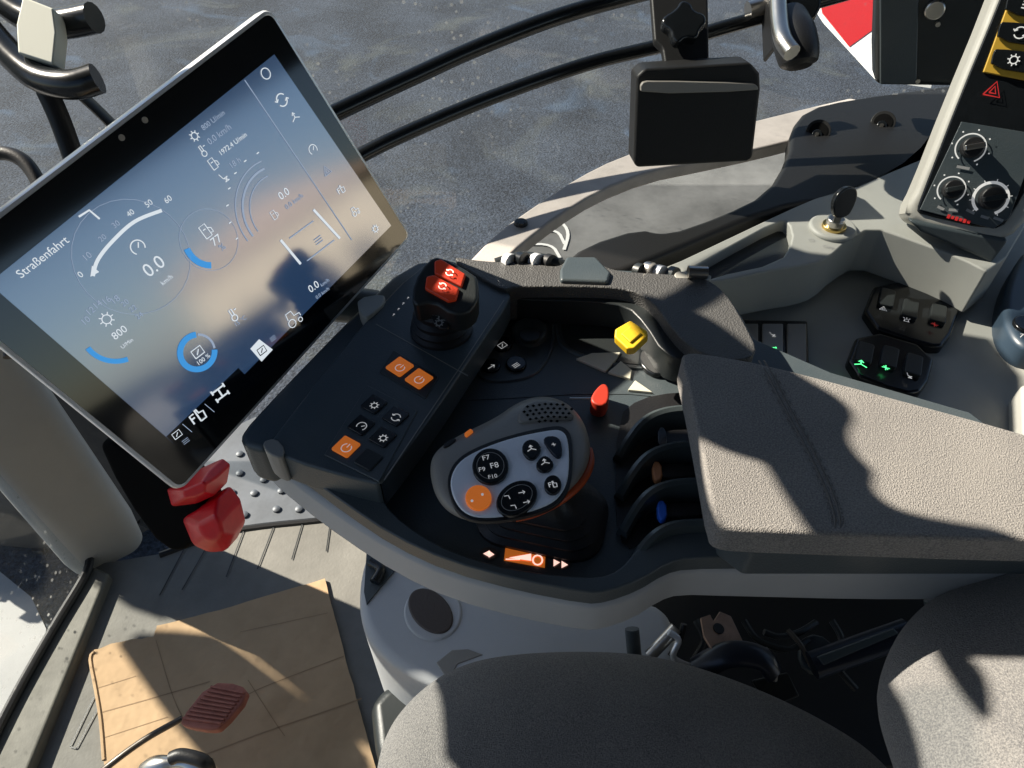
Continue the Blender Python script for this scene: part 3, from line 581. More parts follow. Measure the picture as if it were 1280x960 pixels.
T = thing('pedal_joint', 'worn silver pedal joint cut off by the bottom edge', 'joint', D(222, 955, .85))
tube('joint', [D(180, 965, .87), D(205, 955, .86), D(232, 953, .86), D(262, 962, .86)], lambda t: .010 + .003 * math.sin(t * 9), M['chrome'], T, n=12)
tube('boot', [D(214, 948, .85), D(228, 944, .85), D(255, 952, .85), D(262, 965, .86)], .008, M['rubber'], T, n=12)
# ------------------------------------------------------------------ PEDESTAL and SEAT
T = thing('seat_pedestal', 'pale grey moulded pedestal with round brown cap below the armrest', 'pedestal', Z(0).hit(520, 900))
pd = P3((450, 720, .80), (600, 830, .72), (700, 770, .75))
slab('shell', [(452, 702), (470, 672), (520, 680), (640, 730), (830, 745), (850, 800), (840, 870), (620, 900), (560, 862), (500, 838), (458, 800), (446, 755)], pd, .18, M['grey'], T, k=2, bevel=.03, seg=5, down=True)
slab('base', [(458, 850), (560, 860), (900, 900), (900, 1100), (520, 1100), (470, 960)], Z(.25), .25, M['darker'], T, k=1, bevel=.03)
slab('cap_ring', [(541 + 37 * math.cos(a), 765 + 36 * math.sin(a)) for a in [i * math.pi / 12 for i in range(24)]], pd.up(.002), .006, M['grey'], T, k=1, bevel=.003)
slab('round_cap', [(538 + 28 * math.cos(a) + 4 * math.sin(a), 763 + 28 * math.sin(a) + 6 * math.cos(a)) for a in [i * math.pi / 12 for i in range(24)]], pd.up(.004), .006, M['speaker'], T, k=1, bevel=.002)
slab('recess', [(458, 692), (478, 700), (494, 712), (458, 755), (455, 740)], pd.up(.002), .003, M['dark'], T, k=0)
tube('plug', [pd.up(.006).hit(464, 702), pd.up(.006).hit(476, 712), pd.up(.006).hit(468, 728)], .006, M['gloss'], T, n=10)
slab('seam_clip', [(545, 828), (565, 812), (585, 811), (604, 818), (572, 830), (560, 850)], pd.up(.001), .004, M['griptop'], T, k=0, bevel=.001)

def dome(name, px, pl, edge, hgt, th, m, parent, steps=9, center=None, pw=2.2):
    base = [pl.hit(*p) for p in chaikin(px, 3)]
    c = sum(base, V3()) / len(base) if center is None else pl.hit(*center); rings = []
    R = max((b - c).length for b in base)
    rings.append([b - pl.n * th + (c - b) * .10 for b in base]); rings.append([b - pl.n * th * .6 + (c - b) * .01 for b in base])
    for i in range(steps):
        t = i / steps; rings.append([b + (c - b) * (t ** 1.5) + pl.n * hgt * (1 - (1 - t) ** pw) for b in base])
    rings.append([c + (b - c) * .01 + pl.n * hgt for b in base])
    return loft(name, rings, m, parent, sub=1)
sp_ = Z(.44)
T = thing('driver_seat', 'grey fabric driver seat with rounded cushion and bolster along the bottom edge', 'seat', Z(.1).hit(900, 950))
dome('cushion', [(462, 975), (478, 912), (520, 862), (575, 828), (650, 815), (760, 813), (835, 822), (930, 852), (1030, 898), (1110, 950), (1180, 1050), (1150, 1350), (600, 1400), (470, 1150)], sp_, .05, .035, .10, M['seatcloth'], T)
bk = P3((1150, 800, .55), (1280, 740, .55), (1180, 950, .45))
dome('bolster', [(1094, 905), (1100, 860), (1125, 810), (1170, 768), (1230, 742), (1320, 715), (1480, 730), (1520, 1000), (1420, 1150), (1250, 1130), (1130, 1000)], bk, .05, .05, .16, M['seatcloth'], T)
slab('side_trim', [(1160, 752), (1215, 745), (1210, 762), (1180, 770), (1165, 775)], P3((1160, 752, .70), (1215, 745, .70), (1180, 775, .70)), .01, M['dark'], T, k=0, bevel=.002)
loft('backrest_panel', [rrect(V3((.56, -.12, z)), V3((1, 0, 0)), V3((0, 1, 0)), a, b, .05) for z, a, b in ((.35, .07, .22), (.6, .07, .22), (.68, .06, .20), (.71, .05, .17))], M['seatcloth'], T, sub=1)
BLK = bpy.data.objects['sun_blocker']  # more unseen panels, shaped to shade the pedestal and bolster
prism('panel', [pd.hit(*p) + sd * 1.15 for p in ((425, 640), (470, 650), (565, 720), (565, 862), (530, 842), (500, 838), (470, 850), (425, 830))], sd * .01, M['gloss'], BLK, smooth=False)
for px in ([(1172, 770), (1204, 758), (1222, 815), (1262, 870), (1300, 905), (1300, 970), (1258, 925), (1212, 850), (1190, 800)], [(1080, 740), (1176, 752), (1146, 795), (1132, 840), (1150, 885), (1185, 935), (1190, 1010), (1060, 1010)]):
    prism('panel', [bk.hit(*p) + sd * 1.1 for p in chaikin(px, 2)], sd * .01, M['gloss'], BLK, smooth=False)
# mechanism between the cushions
mz = Z(.40)
T = thing('seat_mechanism', 'black seat frame with zinc bracket and cables between cushion and backrest', 'seat frame', mz.hit(920, 830))
slab('frame_plate', [(740, 640), (1500, 600), (1500, 960), (900, 960), (740, 880)], Z(.30), .2, M['rubber'], T, k=0, bevel=.005)
zb = P3((890, 770, .68), (935, 815, .66), (880, 800, .66))
slab('zinc_bracket', [(876, 772), (888, 768), (892, 776), (900, 764), (914, 770), (934, 812), (930, 830), (905, 830), (890, 812), (880, 795)], zb, .003, M['zinc'], T, k=0, bevel=.0008)
disc('bracket_hole', 898, 786, zb, .0052, .0012, M['rubber'], T)
tube('rod', [D(812, 820, .68), D(845, 785, .68)], .006, M['chrome'], T, n=12); tube('cable', [D(836, 790, .67), D(848, 800, .67), D(842, 822, .67), D(870, 836, .67)], .003, M['silver'], T)
tube('cable', [D(790, 786, .69), D(794, 830, .69)], .007, M['dark'], T, n=10); tube('cable', [D(855, 780, .68), D(850, 800, .68), D(838, 820, .68)], .003, M['rubber'], T)
tube('strap', [D(870, 838, .66), D(910, 818, .65), D(950, 822, .65), D(968, 842, .65)], .012, M['navy'], T, n=12, flat=.5)
tube('strap', [D(955, 812, .66), D(966, 830, .65), D(966, 850, .65)], .004, M['griptop'], T, n=8)
tube('lever_rod', [D(985, 788, .68), D(1000, 805, .67), D(1014, 832, .67)], .0025, M['steel'], T, n=8)
for P_ in ([(870, 776, .69), (880, 800, .68), (868, 824, .68)], [(930, 776, .69), (948, 800, .68), (985, 812, .67), (1010, 800, .68)], [(1020, 778, .69), (1000, 790, .68), (975, 796, .68), (955, 790, .68)], [(1040, 776, .69), (1052, 800, .68), (1046, 830, .67), (1070, 862, .66)]):
    tube('cable', [D(*p) for p in P_], .0032, M['darker'], T, n=8)
slab('hinge_bracket', [(1000, 800), (1022, 790), (1050, 812), (1046, 838), (1020, 846), (1000, 830)], P3((1000, 800, .685), (1050, 812, .68), (1020, 846, .67)), .008, M['dark'], T, k=1, bevel=.002)
disc('pivot_bolt', 1024, 820, P3((1000, 800, .683), (1050, 812, .678), (1020, 846, .668)), .006, .004, M['chrome'], T, n=6, bevel=.001)
slab('spring_plate', [(940, 850), (985, 840), (1000, 870), (960, 885)], P3((940, 850, .67), (985, 840, .67), (1000, 870, .66)), .006, M['darker'], T, k=0, bevel=.002)
tube('damper', [D(1015, 832, .66), D(1135, 790, .66)], .0125, M['navy'], T, n=16, k=2)
slab('damper_flat', [(1022, 822), (1118, 786), (1124, 792), (1030, 832)], P3((1022, 822, .645), (1118, 786, .645), (1030, 832, .645)), .003, M['fin'], T, k=0, bevel=.001)
T = thing('belt_anchor', 'dark blue belt anchor bar angled beside the backrest', 'anchor', D(1150, 770, .67))
tube('bar', [D(1130, 792, .655), D(1160, 772, .66), D(1175, 760, .67)], .006, M['griptop'], T, n=8, k=2)
# ------------------------------------------------------------------ ARMREST CONSOLE
FL = Z(.622); RM = Z(.640)
A0 = FL.hit(680, 600)
T = thing('armrest_console', 'charcoal armrest control console with button panels and light grey shell', 'control console', V3((A0.x, A0.y, .5)))
CON = T
# outlines
low_edge = [(1290, 714), (1100, 712), (930, 708), (860, 707), (835, 715), (800, 737), (760, 750), (735, 752), (650, 736), (560, 712), (490, 680), (430, 640), (380, 603), (335, 567)]
low_out = [(1290, 700), (1100, 700), (940, 698), (862, 700), (836, 706), (800, 728), (760, 742), (735, 744), (650, 728), (560, 704), (490, 672), (430, 632), (380, 595), (332, 560)]
hull = [(330, 556), (400, 470), (455, 400), (520, 333), (560, 322), (600, 335), (700, 335), (800, 338), (880, 345), (915, 372), (952, 440), (1300, 540)]
slab('grey_shell', [(1290, 714), (1200, 716), (1100, 716), (930, 712), (860, 710), (835, 718), (800, 741), (760, 754), (735, 756), (650, 740), (560, 716), (490, 684), (420, 640), (360, 596), (318, 560), (350, 520), (440, 440), (540, 380), (800, 380), (1290, 560)], Z(.6185), .046, M['grey'], CON, k=1, bevel=.009, seg=4)
slab('floor_deck', low_out + hull, FL, .01, M['dark'], CON, k=1, bevel=.003)
# raised lower rim: band between inner line and outer edge
inn = [(800, 682), (775, 712), (748, 722), (700, 719), (640, 711), (590, 698), (545, 680), (505, 655), (480, 630), (470, 600)]
rim_o = [(1290, 700), (1100, 698), (940, 696), (862, 697), (836, 703), (800, 725), (760, 739), (735, 741), (650, 725), (560, 701), (490, 669), (430, 629), (380, 592), (331, 556)]
slab('rim', rim_o + [(340, 548), (352, 552), (400, 590), (450, 615)] + inn[::-1] + [(812, 668), (838, 652), (895, 645), (1290, 660)], RM, .017, M['dark'], CON, k=1, bevel=.005, seg=4)
# left button panel (raised block)
BPz = Z(.664)
bpn_ = slab('button_panel', [(336, 556), (342, 545), (400, 470), (455, 402), (520, 335), (560, 318), (634, 362), (640, 372), (600, 430), (540, 520), (478, 602), (470, 606), (352, 572)], BPz, .03, M['dark'], CON, k=1, bevel=.004)
slab('panel_lip', [(334, 566), (326, 552), (344, 546), (356, 560), (352, 574)], Z(.666), .03, M['griptop'], CON, k=1, bevel=.003)
mb = MB()
for L in (((470, 405), (585, 470)), ((630, 375), (577, 456)), ((577, 456), (480, 600))): mb.ribbon([BPz.up(.0004).hit(*p) for p in L], .0009, V3((0, 0, 1)))
mb.build('panel_seam', M['griptop'], bpn_, smooth=False)
slab('panel_flank', [(292, 552), (316, 520), (440, 392), (508, 328), (562, 322), (460, 425), (342, 566)], Z(.654), .045, M['dark'], CON, k=1, bevel=.006)
# buttons: two orange + grid of six
e1 = (22, 18)                       # pixel direction of the short row
def button(u, v, m, ic, im='print', hw=.0085, hh=.0085, h=.0025, dirp=(24, 17), isz=.0038, parent=bpn_, pl=None):
    pl = pl or BPz; c = pl.hit(u, v); _, _, ex, ey = pl.basis((u, v), (u + dirp[0], v + dirp[1]))
    b = prism('button', rrect(c + pl.n * h, ex, ey, hw, hh, .0012, 2), -pl.n * (h + .002), m, parent, bevel=.0008, seg=2)
    # symbol is engraved print on the key, one level down is the limit: it belongs to the panel
    if ic:
        mb = MB(); icon(mb, ic, pl.up(h), u, v, isz, dirp, wd=.2, lift=.0003); q = mb.build('symbol', M[im], parent, smooth=False)
    return b
slab('button_frame', [(492, 437), (548, 471), (532, 498), (474, 465)], BPz.up(.001), .004, M['darker'], bpn_, k=0, bevel=.0008)
button(500, 460, M['orange'], 'power', dirp=(27, 17)); button(524, 475, M['orange'], 'power', dirp=(27, 17))
slab('button_frame', [(459, 481), (522, 513), (474, 602), (405, 568)], BPz.up(.001), .004, M['dark'], bpn_, k=0, bevel=.0008)
for (u, v, ic, mm) in ((468, 507, 'gear', 'gloss'), (495, 522, 'swap', 'gloss'), (452, 533, 'dial', 'gloss'), (479, 548, 'gear', 'gloss'), (433, 560, 'power', 'orange'), (461, 576, None, 'darker')):
    button(u, v, M[mm], ic, dirp=(27, 15), hw=.0078, hh=.0078)
mb = MB(); [icon(mb, 'arrow', BPz, 492 + i * 6, 394 - i * 7, .0014, (3, -4), wd=.4) for i in range(4)]; mb.build('panel_print', M['print'], bpn_, smooth=False)
# small joystick on the panel
T2 = thing('small_joystick', 'small black joystick with two red keys on top, upper left of console', 'joystick', BPz.hit(552, 420))
c0 = BPz.hit(552, 412)
def ringz(c, r, z, n=28, ry=None, tilt=V3((0, 0, 0))): return [c + V3((r * math.cos(2 * math.pi * i / n), (ry or r) * math.sin(2 * math.pi * i / n), z)) + tilt for i in range(n)]
loft('boot', [ringz(c0, r, z) for r, z in ((.027, -.002), (.027, .003), (.024, .005), (.0255, .009), (.022, .012), (.0235, .017), (.020, .020), (.0215, .026), (.018, .030), (.014, .042))], M['rubber'], T2)
hp2 = P3((530, 330, .585), (590, 350, .578), (560, 400, .560))
slab('head', [(534, 324), (550, 318), (594, 342), (598, 352), (598, 378), (584, 392), (566, 394), (540, 376), (514, 384), (516, 352)], hp2, .026, M['darker'], T2, k=1, bevel=.005, seg=4)
for px, ic in (([(543, 326), (551, 323), (582, 342), (577, 358), (543, 341)], (562, 341)), ([(533, 345), (543, 343), (574, 360), (570, 374), (560, 376), (531, 360)], (553, 358))):
    k = slab('key', px, hp2.up(.003), .005, M['redkey'], T2, k=0, bevel=.0014)
    mb = MB(); icon(mb, 'swap', hp2.up(.0046), ic[0], ic[1], .0032, (24, 15), wd=.28); mb.build('symbol', M['pinkprint'], k, smooth=False)
mb = MB(); pp2 = P3((530, 390, .585), (570, 400, .580), (550, 420, .575))
slab('boot_plate', [(536, 382), (550, 380), (558, 398), (562, 410), (552, 412), (540, 402)], pp2, .004, M['rubber'], T2, k=1, bevel=.001)
for (u, v) in ((545, 390), (552, 398), (549, 404)): icon(mb, 'gear', pp2.up(.0006), u, v, .004, (20, 14), wd=.25)
mb.build('boot_print', M['printdim'], T2, smooth=False)
# grained upper padding
PZ = Z(.668)
slab('padding', [(556, 318), (600, 326), (660, 328), (700, 334), (708, 322), (745, 322), (762, 338), (830, 342), (878, 345), (905, 362), (928, 398), (952, 446), (905, 452), (862, 434), (838, 408), (818, 378), (790, 362), (740, 358), (640, 358), (628, 364)], PZ, .04, M['padding'], CON, k=2, bevel=.007, seg=4)
slab('padding_base', [(628, 366), (640, 361), (740, 361), (792, 366), (822, 382), (842, 412), (866, 440), (855, 450), (828, 440), (806, 405), (784, 382), (740, 376), (640, 374)], Z(.655), .03, M['darker'], CON, k=1, bevel=.004)
slab('hook', [(700, 336), (708, 320), (745, 320), (764, 340), (760, 352), (700, 350)], Z(.672), .012, M['dark'], CON, k=0, bevel=.003)
# cup tray outlines and its knobs
tr = FL.up(.001)
def ridge(px, r=.0018, m='dark', closed=True):
    P = [tr.hit(*p) for p in chaikin(px, 3)]; P.append(P[0]); tube('tray_ridge', P, r, M[m], CON, n=6, k=0)
ridge([(600, 440), (628, 402), (660, 382), (690, 388), (694, 420), (684, 452), (664, 472), (620, 478), (596, 470)])
ridge([(694, 400), (710, 384), (800, 384), (830, 410), (846, 444), (830, 462), (780, 460), (720, 444), (698, 430)])
slab('tray_well', [(700, 402), (712, 388), (796, 388), (824, 412), (838, 442), (826, 456), (782, 455), (722, 440), (704, 428)], FL.up(.0012), .001, M['darker'], CON, k=2)
slab('deck_panel', [(640, 378), (780, 384), (850, 450), (862, 500), (760, 490), (600, 500), (560, 500)], FL.up(.0006), .001, M['dark'], CON, k=1)
k = disc('rotary_knob', 662, 420, FL, .0165, .010, M['dark'], CON, bevel=.003)
disc('knob_top', 662, 420, FL.up(.010), .010, .003, M['darker'], k, bevel=.001)
for (u, v, r, ic) in ((628, 432, .0095, 'box'), (614, 459, .0085, 'arrow'), (645, 457, .0095, 'bars')):
    b = disc('round_button', u, v, FL, r, .004, M['gloss'], CON, bevel=.0015)
    mb = MB(); icon(mb, ic, FL.up(.0043), u, v, .0036, (20, -12), wd=.25); mb.build('symbol', M['print'], b, smooth=False)
yp = P3((770, 415, .600), (808, 415, .596), (790, 435, .590))
b = slab('yellow_switch', [(768, 421), (769, 411), (788, 400), (809, 413), (810, 419), (793, 435), (784, 436)], yp, .010, M['yellow'], CON, k=0, bevel=.0015)
slab('switch_face', [(776, 417), (788, 407), (802, 416), (788, 428)], yp.up(.002), .003, M['yellow'], b, k=0, bevel=.001)
b = slab('rocker_button', [(797, 444), (808, 430), (822, 432), (842, 450), (838, 462), (822, 470), (804, 460)], FL.up(.006), .006, M['gloss'], CON, k=1, bevel=.002)
mb = MB(); icon(mb, 'gear', FL.up(.0066), 819, 447, .0062, (20, 10), wd=.16); icon(mb, 'box', FL.up(.0066), 819, 447, .003, (20, 10)); mb.build('symbol', M['print'], b, smooth=False)
for px in ([(720, 448), (740, 441), (776, 440), (770, 450), (757, 464)], [(760, 465), (776, 451), (790, 462), (788, 473)], [(785, 487), (794, 475), (816, 490)]): slab('cream_piece', px, FL.up(.003), .003, M['cream'], CON, k=0, bevel=.0006)  # three pale slabs lying in the tray
# red lever
T2 = thing('red_lever', 'small red lever between the tray and the spool levers', 'lever', FL.hit(748, 503))
slab('tab', [(740, 492), (750, 480), (757, 478), (762, 486), (761, 502), (752, 508), (738, 502)], Z(.64), .016, M['redlever'], T2, k=1, bevel=.002)
tube('stem', [Z(.634).hit(712, 498), Z(.634).hit(740, 498)], .0008, M['chrome'], T2, n=6, k=1)
# spool levers: four curved fins with dark slots
slab('lever_well', [(772, 520), (800, 498), (845, 490), (900, 490), (900, 660), (850, 660), (812, 672), (780, 690), (768, 640)], FL.up(.0015), .001, M['rubber'], CON, k=1)
fins = [[(905, 508), (865, 508), (830, 512), (800, 526), (776, 552)], [(905, 553), (865, 553), (834, 557), (804, 570), (778, 600)], [(905, 599), (865, 600), (834, 604), (806, 617), (782, 646)], [(905, 652), (865, 652), (838, 656), (812, 670), (792, 692)]]
for i, f in enumerate(fins):
    P = catmull([Z(.648).hit(*p) for p in f], 6); n = len(P); rings = []
    for j, p in enumerate(P):
        t = (P[min(j + 1, n - 1)] - P[max(j - 1, 0)]).normalized(); s = t.cross(V3((0, 0, 1))).normalized()
        hz = V3((0, 0, 1)); drop = -.018 * max(0, (j / (n - 1) - .55) / .45) ** 2
        prof = [(-.0045, -.03), (-.0045, -.006), (-.003, -.001), (0, .0008), (.003, -.001), (.0045, -.006), (.0045, -.03)]
        rings.append([p + s * a + hz * (b + drop) for a, b in prof])
    loft('guide_fin', rings, M['fin'], CON)
for (u, v, m, lab) in ((822, 588, 'copper', 'spool lever with brown orange tab in the upper slot'), (828, 637, 'blue', 'spool lever with bright blue tab in the lower slot'), (828, 545, 'gloss', 'plain black spool lever in the topmost slot')):
    T2 = thing('spool_lever', lab, 'lever', FL.hit(u + 30, v), 'spool levers in the armrest slots')
    slab('lever', [(u - 8, v - 8), (u + 50, v - 10), (u + 70, v), (u + 50, v + 8), (u - 6, v + 10)], Z(.636), .01, M['rubber'], T2, k=1, bevel=.003)
    slab('tab', [(u - 7, v - 12), (u + 5, v - 12), (u + 7, v + 12), (u - 5, v + 13)], Z(.640), .006, M[m], T2, k=1, bevel=.0015)
# lit labels strip
lp = FL.up(.0004)
slab('orange_label', [(632, 683), (682, 691), (681, 709), (630, 700)], lp.up(.0008), .001, M['orange'], CON, k=0)
mb = MB(); q = lp.up(.0014)
mb.poly([q.hit(*p) for p in ((636, 697), (664, 692), (664, 701))]); mb.ribbon([q.hit(672 + 6 * math.cos(a), 700 + 6 * math.sin(a)) for a in [i * .52 for i in range(12)]], .0012, q.n, True); mb.ribbon([q.hit(632, 699), q.hit(650, 699)], .001, q.n)
for L in ([(604, 692), (612, 688), (611, 696)], [(618, 693), (611, 688), (611, 697)], [(700, 703), (692, 699), (692, 708)], [(710, 706), (702, 701), (702, 710)]): mb.poly([q.hit(*p) for p in L])
mb.build('lit_symbol', M['pinkprint'], CON, smooth=False)
mb = MB()
for c_ in ((611, 692), (701, 704)): mb.poly([lp.up(.0007).hit(c_[0] + 12 * math.cos(a), c_[1] + 8 * math.sin(a)) for a in [i * .52 for i in range(12)]])
mb.build('orange_glow_label', M['speaker'], CON, smooth=False)
# items clipped behind the padding
T2 = thing('cable_socket', 'chrome ringed socket row peeking over the padding edge', 'socket', Z(.66).hit(655, 325))
tube('rail', [D(620, 330, .70), D(650, 322, .70), D(685, 326, .69), D(712, 336, .69)], .006, M['darker'], T2, n=10)
for u, v, m in ((634, 326, 'silver'), (650, 324, 'gloss'), (668, 326, 'silver'), (684, 327, 'rubber')): tube('ring', [D(u, v, .69), D(u + 6, v + 2, .685)], .008, M[m], T2, n=14, k=1)
T2 = thing('cable_socket', 'small silver connectors beside the bright hinge above the padding', 'socket', Z(.66).hit(810, 340))
for u, v, m in ((796, 338, 'darker'), (808, 336, 'chrome'), (822, 340, 'silver'), (838, 342, 'dark')): tube('ring', [D(u, v, .685), D(u + 7, v + 2, .68)], .0075, M[m], T2, n=14, k=1)
T2 = thing('hinge', 'pale metal hinge at the top right of the padding', 'hinge', Z(.66).hit(862, 346))
slab('leaf', [(842, 342), (850, 338), (890, 342), (888, 352), (866, 354), (846, 350)], P3((842, 342, .67), (890, 342, .67), (866, 354, .665)), .004, M['white'], T2, k=1, bevel=.001)
tube('pin', [D(860, 340, .665), D(884, 341, .665)], .006, M['chrome'], T2, n=12, k=1)
# ------------------------------------------------------------------ MAIN JOYSTICK
jb = FL.hit(676, 652)
T = thing('control_joystick', 'large grey multifunction joystick with silver button face and orange edge', 'joystick', jb)
_, _, jx, jy = FL.basis((676, 652), (690, 655))
lv = []
for i, (a, b, z) in enumerate(((.048, .034, -.002), (.048, .034, .004), (.043, .030, .007), (.044, .031, .011), (.038, .027, .014), (.039, .028, .018), (.033, .024, .021), (.034, .025, .026), (.028, .021, .029), (.022, .018, .034), (.018, .016, .040))):
    lv.append(rrect(FL.hit(678, 645) + V3((0, 0, z)), jx, jy, a, b, min(a, b) * .7, 6))
loft('boot', lv, M['rubber'], T)
jout = [(536, 592), (540, 566), (570, 545), (620, 522), (645, 503), (675, 493), (706, 500), (728, 522), (738, 550), (738, 578), (722, 606), (690, 632), (640, 650), (600, 655), (566, 646), (545, 625)]
ring0 = chaikin(jout, 2); cxy = (640, 580)
def jr(s, h, dx=0, dy=0): return [JP.up(h).hit(cxy[0] + (p[0] - cxy[0]) * s + dx, cxy[1] + (p[1] - cxy[1]) * s + dy) for p in ring0]
rg = [jr(.50, -.060, 20, 20), jr(.72, -.045, 12, 12), jr(.90, -.030, 5, 4), jr(.985, -.018, 1, 1), jr(1.0, -.010), jr(.985, -.004), jr(.93, .0005), jr(.80, .002), jr(.3, .003), jr(.02, .003)]
loft('grip', rg, M['griptop'], T, sub=1)
fp_ = [(565, 620), (562, 598), (572, 577), (596, 562), (640, 546), (690, 536), (703, 537), (711, 548), (712, 590), (706, 612), (690, 630), (650, 643), (600, 648), (578, 640)]
JF = JP.up(.0045)
face = slab('face_plate', fp_, JF, .004, M['plate'], T, k=2, bevel=.0015)
slab('face_gasket', [(562, 622), (558, 597), (569, 574), (595, 558), (640, 542), (692, 531), (707, 533), (716, 546), (716, 592), (710, 616), (692, 635), (650, 648), (600, 653), (574, 644)], JP.up(.0035), .004, M['rubber'], T, k=2, bevel=.001)
def jbtn(px, m, icons, nm='button'):
    b = slab(nm, px, JF.up(.0025), .004, m, face, k=2, bevel=.001); return b
def ell(u, v, a, b, rot=0, n=20): return [(u + a * math.cos(t) * math.cos(rot) - b * math.sin(t) * math.sin(rot), v + a * math.cos(t) * math.sin(rot) + b * math.sin(t) * math.cos(rot)) for t in [2 * math.pi * i / n for i in range(n)]]
jbtn(ell(613, 582, 23, 22.5), M['gloss'], 0); jbtn(ell(646, 622, 28, 20, -.55), M['gloss'], 0); jbtn(ell(598, 621, 16.5, 15.5), M['orange'], 0)
jbtn(ell(691, 605, 11, 12), M['gloss'], 0)
jbtn([(652, 556), (660, 548), (672, 550), (678, 562), (666, 576), (654, 568)], M['gloss'], 0); jbtn([(676, 545), (700, 544), (704, 566), (698, 573), (688, 564)], M['navy'], 0); jbtn([(668, 580), (680, 566), (694, 578), (688, 588), (676, 590)], M['gloss'], 0)
mb = MB(); q = JF.up(.0026)
for (a, b, s) in (((604, 576), (613, 574), 'F7'), ((599, 590), (607, 589), 'F9'), ((614, 586), (624, 584), 'F8'), ((611, 599), (622, 597), 'F10')): lettering(mb, s, q, a, b)
for (k_, u, v) in (('chev', 634, 622), ('arrow', 652, 616), ('chev', 642, 634), ('arrow', 658, 628)): icon(mb, k_, q, u, v, .0022, (5, -1), wd=.3)
for (k_, u, v, s) in (('lift', 664, 561, .0032), ('lift', 681, 578, .003), ('hand', 691, 606, .003), ('spark', 692, 556, .0016)): icon(mb, k_, q, u, v, s, (5, -1), wd=.25)
for (u, v) in ((590, 626), (603, 618)): mb.poly([q.hit(*p) for p in ell(u, v, 1.8, 1.8, n=8)])
mb.build('symbols', M['print'], face, smooth=False)
# domed caps (rocker rings) on the two big pads
for (u, v, a, b, r) in ((613, 582, 17, 16.5, 0), (646, 622, 21, 14, -.55)):
    mb = MB(); mb.ribbon([JF.up(.0027).hit(*p) for p in ell(u, v, a, b, r, 36)], .0005, JF.n, True); mb.build('pad_ring', M['griptop'], face, smooth=False)
# perforated thumb rest
q = JP.up(.004)
slab('thumb_rest', [(646, 530), (650, 508), (672, 498), (704, 502), (722, 522), (700, 522), (670, 526)], q, .014, M['griptop'], T, k=2, bevel=.005, seg=4)
mb = MB()
for i in range(9):
    for j in range(5):
        u = 652 + i * 7.4 + (j % 2) * 3.4; v = 505 + j * 5.2 - (i - 4) * .4 + abs(i - 4) * .7
        if (u - 684) ** 2 / 34 ** 2 + (v - 515) ** 2 / 14 ** 2 < 1: mb.poly([q.up(.0005).hit(*p) for p in ((u - 2.6, v), (u, v - 1.9), (u + 2.6, v), (u, v + 1.9))])
mb.build('thumb_mesh', M['matt'], T, smooth=False)
# orange edge along the right lower side
P = [JP.up(-.010).hit(*p) for p in ((738, 560), (738, 580), (726, 603), (702, 624), (672, 641), (645, 651))]
tube('orange_trim', P, lambda t: .001 + .0024 * math.sin(math.pi * min(1, t * 1.05)) ** .6, M['trimorange'], T, n=10)
slab('side_key', [(580, 541), (588, 535), (592, 538), (583, 546)], JP.up(.002), .006, M['orange'], T, k=0, bevel=.001)
slab('side_key', [(552, 556), (566, 546), (572, 549), (558, 560)], JP.up(.001), .006, M['rubber'], T, k=1, bevel=.001)
# ------------------------------------------------------------------ ARMREST PAD
APd = Z(.70)
T = thing('armrest_pad', 'grey fabric armrest pad with a double stitched seam', 'armrest', APd.hit(1000, 600))
pad = [(851, 446), (856, 441), (875, 440), (960, 455), (1100, 492), (1262, 536), (1340, 560), (1360, 676), (1280, 676), (1040, 668), (930, 664), (903, 660), (893, 650), (878, 570), (862, 490)]
o = slab('cushion', pad, APd, .026, M['cloth'], T, k=1, bevel=.011, seg=6)
for off in (-3.2, 3.2):
    tube('seam', [APd.up(h).hit(u + off, v) for u, v, h in ((952, 451, -.006), (955, 456, -.0018), (962, 468, -.0002), (988, 518, -.0002), (1012, 562, -.0002), (1034, 608, -.0002), (1045, 640, -.0002), (1047, 658, -.0004))] + [APd.up(-.003).hit(1047 + off, 667), APd.up(-.016).hit(1040 + off, 673)], .0007, M['stitch'], T, n=8)
    P = catmull([APd.hit(u + off * 2.2, v) for u, v in ((962, 468), (988, 518), (1012, 562), (1034, 608), (1045, 640), (1047, 655))], 9)
    mb = MB()
    for i in range(0, len(P) - 1, 2): t = P[i + 1] - P[i]; mb.box((P[i] + P[i + 1]) / 2, t * .36, t.normalized().cross(V3((0, 0, 1))) * .0003, V3((0, 0, .0003)))
    mb.build('stitching', M['stitch'], T, smooth=False)
slab('base_plate', [(905, 500), (1260, 560), (1360, 600), (1360, 690), (940, 690), (905, 664)], Z(.673), .03, M['dark'], T, k=0, bevel=.003)
# ------------------------------------------------------------------ TOUCHSCREEN MONITOR
c3 = [D(335, 8, .555), None, None]
import itertools
def solve_quad(T_, L_, B_, R_, dT):
    # depths of a flat rectangle's corners from their directions: T - L + B = R
    t, l, b, r = ray(*T_), ray(*L_), ray(*B_), ray(*R_)
    Mx = Matrix(((t.x, -l.x, b.x), (t.y, -l.y, b.y), (t.z, -l.z, b.z))); s = Mx.inverted() @ r
    k = dT / s[0]; return CAM + t * s[0] * k, CAM + l * s[1] * k, CAM + b * s[2] * k, CAM + r * k
mT, mL, mB, mR = solve_quad((335, 10), (-112, 350), (228, 613), (517, 293), .552)
MP = PL(mL, (mT - mL).cross(mB - mL))
mc = (mT + mL + mB + mR) / 4
T = thing('touchscreen_monitor', 'wide touchscreen monitor with silver rim showing driving gauges', 'monitor', mc)
def mrect(k, h, rad=.006):
    ex = (mT - mL).normalized(); ey = MP.n.cross(ex); a = (mT - mL).length / 2 + k; b = (mB - mL).length / 2 + k
    return rrect(mc + MP.n * h, ex, ey, a, b, rad, 5)
